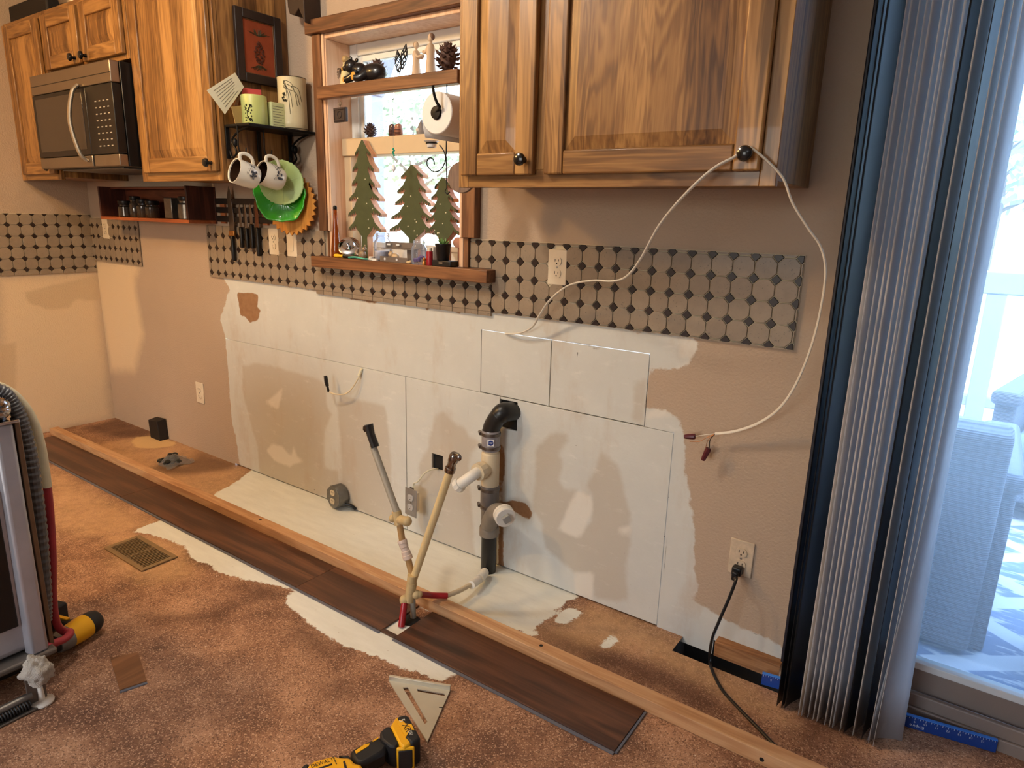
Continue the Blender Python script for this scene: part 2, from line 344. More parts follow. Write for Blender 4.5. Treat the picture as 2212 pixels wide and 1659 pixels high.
def place(name, me, mat, parent=None):
    o = bpy.data.objects.new(name, me); COL.objects.link(o); me.materials.append(mat); OFF[o] = V((0,0,0))
    if parent is not None: o.parent = parent
    return o
# wall finish: painted orange-peel, joint compound, bare drywall paper, torn paper
def wall_material(name, paint):
    t = NT(name); p = t.world()
    n8, n30, n90 = t.noise(p, 7, 5, .6), t.noise(p, 34, 5, .65), t.noise(p, 150, 3)
    nn = t.math('ADD', t.math('MULTIPLY_ADD', n8, .05, -.025), t.math('MULTIPLY_ADD', n30, .028, -.014))
    def m(a, w=.004, k=1.0): return t.ramp(t.math('ADD', t.attr(a), t.math('MULTIPLY', nn, k)), -w, w)
    mud, bare, white, brown, pale = m('mud', .004), m('bare', .012, .6), m('white', .01, .6), m('brown', .003, .5), m('pale', .05)
    blot = t.noise(p, 2.3, 4, .6)
    col = t.mix(t.math('MULTIPLY', pale, .8), t.mix(blot, sc3(paint, .93), sc3(paint, 1.07)), S(224,200,164))
    mudc = t.mix(t.noise(p, 4, 5, .65), S(192,192,186), S(215,215,208))
    mudc = t.mix(t.math('MULTIPLY', bare, .7), mudc, t.mix(blot, S(178,168,152), S(190,180,164)))
    mudc = t.mix(t.math('MULTIPLY', white, .8), mudc, S(222,216,204))
    sm = t.ramp(t.noise(t.sc(p, (3, 3, 1.2)), 2, 5, .65), .52, .72); mudc = t.mix(t.math('MULTIPLY', sm, .38), mudc, S(182,160,136)); sm2 = t.ramp(t.noise(t.sc(p, (5, 5, 14)), 2, 5, .7), .55, .75); mudc = t.mix(t.math('MULTIPLY', sm2, .30), mudc, S(236,232,224))
    col = t.mix(t.math('MULTIPLY', bare, .6), col, S(188,164,132)); col = t.mix(mud, col, mudc)
    col = t.mix(brown, col, t.mix(n30, S(120,88,62), S(168,130,96)))
    fle = t.ramp(n90, .70, .78); col = t.mix(t.math('MULTIPLY', fle, t.math('MULTIPLY', mud, .35)), col, S(140,120,98))
    scr = t.ramp(t.math('ADD', t.attr('scr'), t.math('MULTIPLY_ADD', n30, .006, -.004)), -.0028, -.0008); col = t.mix(t.math('MULTIPLY', scr, .55), col, S(92,76,62))
    dot = t.ramp(t.attr('dots'), -.0042, -.0026); col = t.mix(t.math('MULTIPLY', dot, .8), col, S(62,50,44))
    peel = t.math('MULTIPLY', t.noise(p, 130, 2, .5), t.math('SUBTRACT', 1.15, mud))
    h = t.math('ADD', peel, t.math('ADD', t.math('MULTIPLY', mud, .5), t.math('ADD', t.math('MULTIPLY', n30, .35), t.math('MULTIPLY', scr, -.6))))
    h = t.math('SUBTRACT', h, t.math('MULTIPLY', brown, .4))
    t.pr(col, .85, 0, t.bump(h, .6, .003), .25); return t.m
M_WALL = wall_material('painted_patched_wall', S(178,157,136))
for k in ('mud', 'bare', 'white', 'brown', 'scr', 'pale', 'dots'): pass
# floor: old particle-board subfloor with feathered levelling compound
def floor_material():
    t = NT('particleboard_subfloor'); p = t.world()
    n6, n25, n80 = t.noise(p, 5, 5, .65), t.noise(p, 24, 5, .65), t.noise(p, 90, 4, .6)
    nn = t.math('ADD', t.math('MULTIPLY_ADD', n25, .034, -.017), t.math('MULTIPLY_ADD', n80, .03, -.015))
    def m(a, w=.01, k=1.0): return t.ramp(t.math('ADD', t.attr(a), t.math('MULTIPLY', nn, k)), -w, w)
    big = t.noise(p, 1.7, 4, .6)
    col = t.cramp(t.math('MULTIPLY_ADD', n6, .7, t.math('MULTIPLY', big, .3)), [(.36, S(88,60,46)), (.5, S(140,102,78)), (.64, S(182,140,110))])
    chip = t.n('ShaderNodeTexVoronoi', {'Vector': t.n('ShaderNodeVectorMath', {0: p, 1: t.noise(p, 120, 2, out='Color')}, operation='MULTIPLY_ADD').outputs[0] if False else p, 'Scale': 330.0, 'Randomness': 1.0}).outputs['Color']
    cv = t.n('ShaderNodeSeparateColor', {0: chip}).outputs[0]
    col = t.mix(t.math('MULTIPLY', t.ramp(cv, .80, .92), .62), col, S(206,170,142)); col = t.mix(t.math('MULTIPLY', t.ramp(cv, .25, .10), .62), col, S(70,44,30))
    str_ = t.ramp(t.noise(t.sc(p, (160, 420, 200)), 1, 3, .6), .66, .76); col = t.mix(t.math('MULTIPLY', str_, .38), col, S(204,172,146))
    pk = t.ramp(t.noise(p, 9, 5, .7), .60, .72); col = t.mix(t.math('MULTIPLY', pk, .28), col, S(78,50,36))
    wht = t.ramp(t.noise(p, 60, 3, .55), .725, .75); col = t.mix(t.math('MULTIPLY', wht, .75), col, S(232,220,205))
    col = t.mix(t.math('MULTIPLY', m('tan', .07, 2.2), t.math('MULTIPLY_ADD', n25, .9, .1)), col, S(206,166,122))
    col = t.mix(t.math('MULTIPLY', m('dark', .05, 1.8), .68), col, S(74,46,32))
    col = t.mix(t.math('MULTIPLY', m('glue', .01, .8), .8), col, S(222,188,132))
    comp = m('comp', .004, .9)
    cc = t.mix(t.noise(t.sc(p, (2, 9, 1)), 3, 5, .65), S(208,209,200), S(240,242,234))
    cc = t.mix(t.math('MULTIPLY', t.ramp(n80, .66, .74), .5), cc, S(150,128,104))
    col = t.mix(comp, col, cc)
    seam = t.ramp(t.attr('seam'), -.0035, -.0018); col = t.mix(t.math('MULTIPLY', seam, .9), col, S(38,28,24))
    h = t.math('ADD', t.math('MULTIPLY', n80, t.math('SUBTRACT', 1.0, t.math('MULTIPLY', comp, .8))), t.math('MULTIPLY', comp, .7))
    t.pr(col, t.math('MULTIPLY_ADD', comp, .12, .62), 0, t.bump(h, .4, .002), .35); return t.m
M_FLOOR = floor_material()
# ------------------------------------------------------------------ the room
DOOR_X0, DOOR_X1, DOOR_Z = 4.07, 5.93, 2.05
WIN = (2.165, 2.835, 1.122, 1.945)
PAN = dict(x0=1.302, x1=3.672, z0=.0, z1=.672)
HOLE = (3.014, 3.090, .556, .662); BOX = (2.684, 2.742, .316, .380)
UPP = (2.922, 3.575, .672, .905)
def wskip(x, z):
    if DOOR_X0 < x < DOOR_X1 and z < DOOR_Z: return True
    if WIN[0] < x < WIN[1] and WIN[2] < z < WIN[3]: return True
    if PAN['x0'] < x < PAN['x1'] and z < PAN['z1']: return True
    if UPP[0] < x < UPP[1] and UPP[2] < z < UPP[3]: return True
    if 3.86 < x < DOOR_X0 and z < .03: return True
    return False
us = lines_at(0, 4.1, .02, (WIN[0], WIN[1], PAN['x0'], PAN['x1'], UPP[0], UPP[1], DOOR_X0, 3.86))+[5.0, DOOR_X1, 7.2]
ws = lines_at(-.02, 1.25, .02, (PAN['z1'], UPP[3], WIN[2], .03))+[1.4, 1.7, WIN[3], DOOR_Z, 2.46]
wall_back = struct(place('wall_back', grid_mesh('wall_back', us, ws, lambda u, w: (u, 0, w), WALL_MAPS, skip=wskip), M_WALL))
M_DARK = pm('cavity_dark', S(24,20,18), .9, var=.3)
b = MB(); b.box(1.30, 3.68, .012, .10, -.02, .91); build(b, 'wall_cavity', M_DARK, wall_back, smooth=0)
def panel(x0, x1, z0, z1, holes=(), y=-.002):
    hx = [v for h in holes for v in h[:2]]; hz = [v for h in holes for v in h[2:]]
    us = lines_at(x0, x1, .02, hx); ws = lines_at(z0, z1, .02, hz)
    sk = lambda x, z: any(h[0] < x < h[1] and h[2] < z < h[3] for h in holes)
    me = grid_mesh('drywall_panel', us, ws, lambda u, w: (u, y, w), WALL_MAPS, skip=sk)
    o = place('drywall_panel', me, M_WALL, wall_back)
    so = o.modifiers.new('thick', 'SOLIDIFY'); so.thickness = .011; so.offset = -1
    bv = o.modifiers.new('soft', 'BEVEL'); bv.width = .0012; bv.segments = 1; bv.limit_method = 'ANGLE'
    return o
panel(1.3035, 2.5435, .006, .6705); panel(2.5465, 3.0125, .006, .6705, (BOX,)); panel(3.0145, 3.6719, .006, .6705, (HOLE,))
panel(2.9235, 3.2185, .6735, .9040, y=-.0003); panel(3.2215, 3.5735, .6735, .9040, y=-.0003)
# left wall
LM = {k: ([], []) for k in WALL_MAPS}
LM['bare'] = ([L2([(50,632),(215,592),(219,650),(165,645),(150,665),(100,668),(60,655)]), L2([(0,745),(35,740),(32,860),(0,870)])], [])
LM['mud'] = ([], []); LM['pale'] = ([L2([(0,600),(205,588),(240,900),(0,960)])], [])
LM['scr'] = ([], [L2([(0,704),(60,700),(200,687),(222,684)])])
LM['dots'] = ([], [L2([(205,586),(206.5,587)])])
ly = lines_at(-.8, 0, .02); lz = lines_at(-.02, 1.4, .02)
wall_left = struct(place('wall_left', grid_mesh('wall_left', [-5.2, -3, -1.6]+ly, lz+[1.8, 2.46], lambda u, w: (0, u, w), LM, flip=False), M_WALL))
# floor with the gap along the bare wall plate
GAP = (3.762, 4.10, -.090, .02)
def fskip(x, y): return GAP[0] < x < GAP[1] and y > GAP[2]
fx = lines_at(0, 4.9, .025, (GAP[0], GAP[1]))+[6.0, 7.2]; fy = [-5.2, -3.4, -2.2]+lines_at(-1.7, .045, .025, (GAP[2],))
floor = struct(place('floor', grid_mesh('floor', fx, fy, lambda u, w: (u, w, 0), FLOOR_MAPS, skip=fskip), M_FLOOR))
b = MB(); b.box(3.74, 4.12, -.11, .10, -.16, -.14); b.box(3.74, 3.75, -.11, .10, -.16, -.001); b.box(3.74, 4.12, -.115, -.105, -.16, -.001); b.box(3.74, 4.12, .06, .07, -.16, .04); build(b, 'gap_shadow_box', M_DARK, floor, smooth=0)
M_PLASTER = pm('plain_plaster', S(186,184,186), .9, var=.05, scale=3, bump=.2)
def shell(name, mb):
    return struct(build(mb, name, M_PLASTER, smooth=0, loc=(0,0,0)))
b = MB(); b.box(-.1, 7.3, -5.3, .1, 2.44, 2.54)
M_CEIL = pm('ceiling_white', S(226,224,222), .9, var=.04, scale=3, bump=.3); struct(build(b, 'ceiling', M_CEIL, smooth=0, loc=(0,0,0)))
b = MB(); b.box(-.1, 2.3, -5.3, -5.2, 0, 2.44); b.box(4.0, 7.3, -5.3, -5.2, 0, 2.44); b.box(2.3, 4.0, -5.3, -5.2, 0, .75); b.box(2.3, 4.0, -5.3, -5.2, 2.15, 2.44); shell('wall_front', b)   # with an unseen window opening added to let in cool daylight fill
b = MB(); b.box(7.2, 7.3, -5.2, .1, 0, 2.44); shell('wall_right', b)
M_PLATE = wood('plate_lumber', S(96,62,36), S(136,92,56), S(170,122,80), 'x', 'z', 1.2, rough=.7)
b = MB(); b.box(3.874, 4.068, -.036, .05, .0, .05); build(b, 'bottom_plate', M_PLATE, wall_back, bevel=.002)
# ------------------------------------------------------------------ tiled backsplash: octagons with dark accent squares
def tile_material(name, c1, c2, sp):
    t = NT(name); v = t.obj(4.0); oi = t.n('ShaderNodeObjectInfo').outputs['Random']
    n = t.noise(v, 40, 5, .65); f = t.math('ADD', t.math('MULTIPLY', n, .7), t.math('MULTIPLY', oi, .3))
    c = t.mix(f, c1, c2); c = t.mix(t.math('MULTIPLY', t.ramp(t.noise(v, 150, 3, .6), .62, .72), sp), c, sc3(c1, .45))
    t.pr(c, .38, 0, t.bump(t.noise(v, 90, 3), .15, .001), .45); return t.m
M_TILE = tile_material('beige_stone_tile', S(118,103,88), S(160,143,122), .7); M_ACC = tile_material('dark_accent_tile', S(30,20,16), S(50,33,27), .2)
M_GROUT = pm('cream_grout', S(214,200,170), .9, var=.08, scale=60, bump=.3)
def oct_poly(h, c): return [(-h+c, -h), (h-c, -h), (h, -h+c), (h, h-c), (h-c, h), (-h+c, h), (-h, h-c), (-h, -h+c)]
def piece(poly, th, edge=.0012):
    mb = MB(); n = len(poly); cx = sum(p[0] for p in poly)/n; cz = sum(p[1] for p in poly)/n
    mx = max(math.hypot(p[0]-cx, p[1]-cz) for p in poly); k = 1-edge/mx
    ar = sum(poly[i][0]*poly[(i+1) % n][1]-poly[(i+1) % n][0]*poly[i][1] for i in range(n))
    if ar < 0: poly = poly[::-1]
    vs = [(x, 0, z) for x, z in poly]+[(x, -th+.0008, z) for x, z in poly]+[(cx+(x-cx)*k, -th, cz+(z-cz)*k) for x, z in poly]
    fs = [(r*n+i, r*n+(i+1) % n, (r+1)*n+(i+1) % n, (r+1)*n+i) for r in range(2) for i in range(n)]+[tuple(range(2*n, 3*n))]
    return mesh_of('tile', vs, fs, 30)
FULL = {}
def tiles(root, x00, z00, px, pz, rects, frame, th=.0065, skipf=None, drop=()):
    """rects: clip rectangles (x0,x1,z0,z1) in the section's own plane; frame maps (u,w) to a 3-D location; tiles face along the section normal"""
    k = px/.0593
    key = (round(px, 5), round(pz, 5))
    if key not in FULL:
        o = [(x*px/.0593, z*pz/.0593) for x, z in oct_poly(.0284, .0150)]; d = [(x*px/.0593, z*pz/.0593) for x, z in [(-.0140, 0), (0, -.0140), (.0140, 0), (0, .0140)]]
        FULL[key] = (o, d, piece(o, th), piece(d, th*.92))
        FULL[key][2].materials.append(M_TILE); FULL[key][3].materials.append(M_ACC)
    o, d, mo, mdd = FULL[key]
    ux0 = min(r[0] for r in rects); ux1 = max(r[1] for r in rects); w0 = min(r[2] for r in rects); w1 = max(r[3] for r in rects)
    for kind, poly, me, dx, dz, nm, mat in (('o', o, mo, .5, .5, 'wall_tile', M_TILE), ('d', d, mdd, 0, 0, 'accent_tile', M_ACC)):
        i0, i1 = int((ux0-x00)/px)-2, int((ux1-x00)/px)+2; j0, j1 = int((w0-z00)/pz)-2, int((w1-z00)/pz)+2
        for i in range(i0, i1+1):
            for j in range(j0, j1+1):
                cx, cz = x00+(i+dx)*px, z00+(j+dz)*pz; pp = [(cx+a, cz+b) for a, b in poly]
                for r in rects:
                    if skipf and skipf(cx, cz, kind): continue
                    q = clip_poly(pp, *r)
                    if not q: continue
                    area = abs(sum(q[n][0]*q[(n+1) % len(q)][1]-q[(n+1) % len(q)][0]*q[n][1] for n in range(len(q))))/2
                    if area < 2.5e-5: continue
                    if len(q) == len(poly) and all(abs(a[0]-b[0])+abs(a[1]-b[1]) < 1e-9 for a, b in zip(q, pp)): m_ = me
                    else:
                        q2 = [(a-cx, b-cz) for a, b in q]; m_ = piece(q2, th); m_.materials.append(mat)
                    ob = bpy.data.objects.new(nm, m_); COL.objects.link(ob); ob.parent = root
                    loc, rz = frame(cx, cz); ob.location = V(loc)-OFF[root]
                    tl = random.uniform(-.004, .004); ob.rotation_euler = (random.uniform(-.004, .004), 0, rz+tl)
def grout(name, label, boxes, normal='y', loc=None):
    mb = MB()
    for (u0, u1, w0, w1) in boxes:
        if normal == 'y': mb.box(u0, u1, -.0045, -.0002, w0, w1)
        else: mb.box(.0002, .0045, u0, u1, w0, w1)
    o = build(mb, name, M_GROUT, smooth=0); return tag(o, label, 'backsplash')
# right-hand run
secR = grout('tile_backsplash', 'run of beige octagon tiles right of the window under the large upper cabinet', [(2.9703, 3.984, .971, 1.222), (2.875, 2.9703, 1.124, 1.222)])
tiles(secR, 2.9113, 1.1549, .0593, .0593, [(2.9708, 3.983, .9725, 1.221), (2.8755, 2.9704, 1.1245, 1.221)], lambda u, w: ((u, -.0042, w), 0), skipf=lambda x, z, k: 3.205 < x < 3.265 and 1.095 < z < 1.20)
# left-hand run, and the strip that carries on under the window sill
secL = grout('tile_backsplash', 'run of beige octagon tiles left of the window that carries on under its sill', [(1.222, 2.099, .975, 1.225), (2.099, 2.9700, .975, 1.076), (2.03, 2.9700, .958, .975)])
tiles(secL, 1.2414, 1.0580, .0597, .0600, [(1.223, 2.098, .9755, 1.2245), (2.0981, 2.9699, .9755, 1.0755)], lambda u, w: ((u, -.0042, w), 0), skipf=lambda x, z, k: (1.725 < x < 1.785 or 1.85 < x < 1.91) and 1.11 < z < 1.22)
tiles(secL, 1.2414, 1.0580, .0597, .0600, [(2.03, 2.9699, .9585, .9750)], lambda u, w: ((u, -.0042, w), 0))
# corner piece on the back wall with a broken right edge
secC = grout('tile_backsplash', 'short broken run of beige octagon tiles on the long wall beside the corner', [(.0065, .535, .985, 1.235)])
tiles(secC, .090, 1.068, .0625, .0612, [(.0068, .556, .986, 1.234)], lambda u, w: ((u, -.0042, w), 0), skipf=lambda x, z, k: (.15 < x < .22 and 1.125 < z < 1.22))
# left wall
secW = grout('tile_backsplash', 'wide run of beige octagon tiles on the short wall at the far left', [(-.95, -.0002, .918, 1.251)], 'x')
tiles(secW, -.0632, 1.0690, .0610, .0606, [(-.949, -.007, .919, 1.250)], lambda u, w: ((.0042, u, w), R(90)))
# ------------------------------------------------------------------ outlets and switches
M_IVORY = pm('ivory_plastic', S(222,208,184), .35, var=.05); M_BLACKHOLE = pm('slot_black', S(20,17,15), .8); M_ALMOND = pm('almond_plastic', S(205,190,160), .4, var=.06)
M_SCREW = pm('screw_steel', S(150,145,138), .35, .9)
M_GREYPL = pm('grey_metal_plate', S(150,148,146), .4, .6, var=.1); M_BOXSTEEL = pm('galvanised_box', S(120,120,118), .45, .8, var=.3, scale=60)
def duplex(root, c, ax, az, an, mat, sc=1.0, slotmat=None):
    """two receptacle faces with slots; ax, az in-plane axes, an outward normal"""
    c, ax, az, an = V(c), V(ax), V(az), V(an)
    for s in (1, -1):
        m = MB(); cc = c+az*(.0195*s*sc); r = .0165*sc; pl = []
        for k in range(20):
            a = 2*math.pi*k/20; pl.append((r*math.cos(a), max(-.0125*sc, min(.0125*sc, r*math.sin(a)))))
        m.prism(pl, lambda u, w: cc+ax*u+az*w+an*.0032, lambda u, w: cc+ax*u+az*w-an*.0005)
        f = build(m, 'receptacle', mat, root, 30)
        m = MB()
        for dx, dz, hw, hh in ((-.0063, .003, .0011, .0042), (.0063, .003, .0011, .0034), (0, -.0068, .0021, .0021)):
            m.obox(cc+ax*(dx*sc)+az*(dz*sc)+an*.0030, ax*hw*sc, az*hh*sc, an*.0004)
        build(m, 'slot', M_BLACKHOLE, f, 0)
    m = MB(); m.lathe([(.0032*sc, 0), (.0030*sc, .0014), (.0012*sc, .0018)], c, an, 10); build(m, 'screw', M_SCREW, root)
def outlet(name, label, x, z, mat=None, y=-.0112, w=.070, h=.114, cat='outlet'):
    t = thing(name, label, cat, (x, y, z)); mat = mat or M_IVORY
    m = MB(); m.box(x-w/2, x+w/2, y, y+.0068 if y < -.009 else -.0002, z-h/2, z+h/2); build(m, 'cover_plate', mat, t, bevel=.0028)
    duplex(t, (x, y, z), (1,0,0), (0,0,1), (0,-1,0), mat); return t
outlet('wall_outlet', 'white duplex outlet set in the tiles right of the window', 3.2355, 1.1455)
outlet('wall_outlet', 'duplex outlet in the tiles next to the rocker light switch', 1.7525, 1.166)
outlet('wall_outlet', 'dim duplex outlet in the corner tiles under the spice rack', .186, 1.176)
outlet('wall_outlet', 'low ivory duplex outlet on bare wall near the black post', 1.026, .342, y=-.0062)
outlet('wall_outlet', 'chipped paint-smeared outlet with a black plug in it', 3.914, .332, pm('chipped_outlet', S(196,176,150), .6, var=.3, scale=60, bump=.5), y=-.0062)
t = thing('light_switch', 'ivory rocker light switch under the leaf plates', 'switch', (1.880, -.0112, 1.164))
m = MB(); m.box(1.845, 1.915, -.0112, -.0044, 1.107, 1.221); build(m, 'cover_plate', M_IVORY, t, bevel=.0028)
m = MB(); m.add([(1.868,-.0115,1.131),(1.892,-.0115,1.131),(1.892,-.0115,1.197),(1.868,-.0115,1.197),(1.868,-.0150,1.131),(1.892,-.0150,1.131),(1.892,-.0126,1.197),(1.868,-.0126,1.197)], [(0,3,2,1),(4,5,6,7),(0,1,5,4),(1,2,6,5),(2,3,7,6),(3,0,4,7)]); build(m, 'rocker', M_IVORY, t, bevel=.001)
# ------------------------------------------------------------------ hickory cabinets
HD, HM, HL = S(76,48,24), S(130,91,49), S(178,133,78)
M_HIC = wood('hickory_upright', HD, HM, HL, 'z', 'x', 1.0, stave=.085, rough=.38, streak=.75, coat=.12, ringf=13.0)
M_HICR = wood('hickory_rail', HD, HM, HL, 'x', 'z', 1.0, rough=.38, streak=.55, coat=.15)
M_HICS = wood('hickory_side', HD, HM, HL, 'z', 'y', 1.0, stave=.08, rough=.42, streak=.4, coat=.1)
M_KNOB = pm('black_knob', S(22,20,20), .22, .3, var=.2, coat=.4)
def knob(door, x, y, z, r=.0165):
    m = MB(); m.lathe([(.008, 0), (.0065, .004), (.006, .012), (.010, .016), (r, .020), (r*1.02, .025), (r*.85, .030), (r*.5, .0325), (.0005, .033)], (x, y, z), (0,-1,0), 20)
    return build(m, 'knob', M_KNOB, door)
def door(root, x0, x1, z0, z1, yb, kn=None, sw=.058, slope=.036, name='door'):
    """raised-panel door; yb is the plane of the face frame"""
    th = .020; yf = yb-th; yr = yb-.009; g = .004
    a, b, c, d = x0+sw-g, x1-sw+g, z0+sw-g, z1-sw+g; e = slope
    m = MB(); m.add([(a,yr,c),(b,yr,c),(b,yr,d),(a,yr,d),(a+e,yf+.002,c+e),(b-e,yf+.002,c+e),(b-e,yf+.002,d-e),(a+e,yf+.002,d-e),(a,yb-.002,c),(b,yb-.002,c),(b,yb-.002,d),(a,yb-.002,d)],
                    [(4,5,6,7),(0,1,5,4),(1,2,6,5),(2,3,7,6),(3,0,4,7),(8,9,1,0),(9,10,2,1),(10,11,3,2),(11,8,0,3),(11,10,9,8)])
    p = build(m, name, M_HIC, root, 12)
    for q0, q1 in ((x0, x0+sw), (x1-sw, x1)):
        m = MB(); m.box(q0, q1, yf, yb-.0015, z0, z1); build(m, 'stile', M_HIC, p, bevel=.004)
    for q0, q1 in ((z0, z0+sw), (z1-sw, z1)):
        m = MB(); m.box(x0+sw, x1-sw, yf, yb-.0015, q0, q1); build(m, 'rail', M_HICR, p, bevel=.004)
    if kn: knob(p, kn[0], yf, kn[1])
    return p
def cabinet(label, x0, x1, z0, z1, doors, depth=.33, rail=.045, mids=(), sidemat=None, stile=.035):
    t = thing('upper_cabinet', label, 'cabinet', ((x0+x1)/2, -depth/2, z0)); yb = -depth
    m = MB(); m.box(x0+.002, x1-.002, -depth+.019, -.002, z0+.012, z1); build(m, 'body', M_HICS, t, bevel=.0015)
    m = MB(); m.box(x0, x0+stile, yb, yb+.018, z0, z1); build(m, 'frame_stile', M_HIC, t, bevel=.0015)
    m = MB(); m.box(x1-stile, x1, yb, yb+.018, z0, z1); build(m, 'frame_stile', M_HIC, t, bevel=.0015)
    for xm in mids:
        m = MB(); m.box(xm-.03, xm+.03, yb, yb+.018, z0+rail, z1); build(m, 'frame_stile', M_HIC, t, bevel=.0015)
    for q0, q1 in ((z0, z0+rail), (z1-rail, z1)):
        m = MB(); m.box(x0+stile, x1-stile, yb+.0004, yb+.018, q0, q1); build(m, 'frame_rail', M_HICR, t, bevel=.0015)
    for (a, b, c, d, kn) in doors: door(t, a, b, c, d, yb, kn)
    return t
cabinet('large hickory upper cabinet with two raised-panel doors right of the window', 3.085, 3.972, 1.378, 2.135,
        [(3.106, 3.352, 1.410, 2.110, (3.326, 1.447)), (3.386, 3.938, 1.410, 2.110, (3.912, 1.444))], mids=(3.369,))
cabinet('tall single-door hickory upper cabinet with a framed picture on its side', 1.300, 1.910, 1.408, 2.20, [(1.345, 1.895, 1.442, 2.170, (1.866, 1.472))], rail=.05)
cabinet('low two-door hickory cabinet above the microwave', .505, 1.294, 1.905, 2.19, [(.530, .885, 1.925, 2.165, (.848, 1.948)), (.915, 1.272, 1.925, 2.165, (.953, 1.946))], rail=.03)
cabinet('narrow hickory upper cabinet left of the microwave against the side wall', .050, .500, 1.425, 2.19, [(.088, .478, 1.452, 2.165, (.448, 1.480))], rail=.04)
# strip filling the gap to the left wall
m = MB(); m.box(.003, .049, -.322, -.302, 1.425, 2.19); tag(build(m, 'filler_strip', M_HIC, bevel=.001), 'thin hickory filler strip between narrow cabinet and side wall', 'filler')
# ------------------------------------------------------------------ microwave
M_SST = pm('brushed_stainless', S(150,138,124), .32, .9, var=.12, scale=8); M_MWBLK = pm('microwave_black', S(16,15,15), .35, var=.2); M_MWGL = pm('microwave_glass', S(34,28,24), .12, var=.1, coat=.6)
M_SATIN = pm('satin_handle', S(196,188,172), .25, .85, var=.06)
t = thing('microwave', 'over-the-range microwave in stainless and black with bowed handle', 'microwave', (.89, -.2, 1.470))
m = MB(); m.box(.508, 1.290, -.375, -.003, 1.470, 1.888); build(m, 'body', M_MWBLK, t, bevel=.003)
yf = -.415
m = MB(); m.box(.505, 1.288, yf, -.377, 1.802, 1.888); build(m, 'top_band', M_SST, t, bevel=.004)
m = MB(); m.box(.506, 1.287, yf-.0008, yf+.002, 1.838, 1.841); build(m, 'vent_line', M_MWBLK, t, 0)
m = MB(); m.box(.505, 1.045, yf, -.377, 1.520, 1.800); d = build(m, 'door', M_MWBLK, t, bevel=.003)
m = MB(); m.box(.535, 1.010, yf-.0012, yf+.001, 1.545, 1.782); build(m, 'window', M_MWGL, d, bevel=.0008)
m = MB(); m.box(.505, 1.045, yf, -.377, 1.470, 1.518); build(m, 'bottom_band', M_SST, t, bevel=.003)
m = MB(); m.box(1.047, 1.288, yf, -.377, 1.520, 1.800); cp = build(m, 'control_panel', M_MWBLK, t, bevel=.003)
m = MB(); m.box(1.062, 1.288, yf+.001, -.377, 1.470, 1.518); build(m, 'bottom_corner', M_SST, t, bevel=.003)
M_KEY = pm('keypad_print', S(170,165,155), .5)
for i in range(4):
    for j in range(8):
        m = MB(); x = 1.135+i*.036; z = 1.735-j*.026; m.box(x-.007, x+.007, yf-.0009, yf, z-.0022, z+.0022); build(m, 'key_mark', M_KEY, cp, 0)
hp = smooth_path([(1.000, yf-.004, 1.812), (.995, yf-.030, 1.775), (.985, yf-.048, 1.660), (.998, yf-.030, 1.530), (1.004, yf-.004, 1.495)], 8)
m = MB(); m.tube(hp, .0125, 10, flat=.7); build(m, 'handle', M_SATIN, t)
m = MB(); m.box(.60, 1.20, -.36, -.06, 1.462, 1.470); build(m, 'underside_filter', M_BOXSTEEL, t, bevel=.002)
# ------------------------------------------------------------------ kitchen window with wooden casing
CD, CM, CL = S(58,34,20), S(100,63,38), S(138,94,60)
M_CAS = wood('casing_upright', CD, CM, CL, 'z', 'x', 1.0, rough=.5, streak=.45); M_CASR = wood('casing_level', CD, CM, CL, 'x', 'z', 1.0, rough=.5, streak=.45)
M_JAMB = wood('pale_jamb', S(196,148,112), S(218,178,144), S(232,200,168), 'z', 'y', .8, rough=.5, streak=.1)
M_VINYL = pm('white_vinyl', S(226,228,226), .4, var=.03); M_ALMV = pm('almond_vinyl', S(206,184,150), .45, var=.05)
window = struct(thing('window_1', 'kitchen window in a wooden casing over the missing sink', 'window', (2.5, .05, 1.12)))
del window['category']
wx0, wx1, wz0, wz1 = WIN
def wpart(nm, mat, *bx, bevel=.002, par=None):
    m = MB()
    for q in bx: m.box(*q)
    return build(m, nm, mat, par or window, bevel=bevel)
wpart('jamb', M_JAMB, (wx0-.018, wx0, -.024, .15, wz0, wz1)); wpart('jamb', M_JAMB, (wx1, wx1+.018, -.024, .15, wz0, wz1)); wpart('head_jamb', M_JAMB, (wx0-.018, wx1+.018, -.024, .15, wz1, wz1+.018))
wpart('casing', M_CAS, (2.098, 2.146, -.036, -.002, 1.226, 1.962)); wpart('casing', M_CAS, (2.854, 2.912, -.036, -.002, 1.226, 1.962))
wpart('casing_edge', M_JAMB, (2.146, 2.160, -.030, -.002, 1.226, 1.962)); wpart('casing_edge', M_JAMB, (2.840, 2.854, -.030, -.002, 1.226, 1.962))
wpart('jamb_foot', M_CAS, (2.128, 2.164, -.020, -.002, 1.122, 1.2255)); wpart('jamb_foot', M_CAS, (2.836, 2.872, -.020, -.002, 1.122, 1.2255))
wpart('head_casing', M_CASR, (2.078, 2.94, -.052, -.002, 1.962, 2.012), bevel=.003)
wpart('sill', M_CASR, (2.068, 2.988, -.062, -.007, 1.078, 1.122), bevel=.003)
wpart('sill_board', M_JAMB, (wx0-.018, wx1+.018, -.008, .15, 1.100, 1.1215))
wpart('shelf', M_CASR, (2.1465, 2.8535, -.062, -.031, 1.724, 1.768), bevel=.003); wpart('shelf_board', M_JAMB, (wx0, wx1, -.031, .055, 1.742, 1.766))
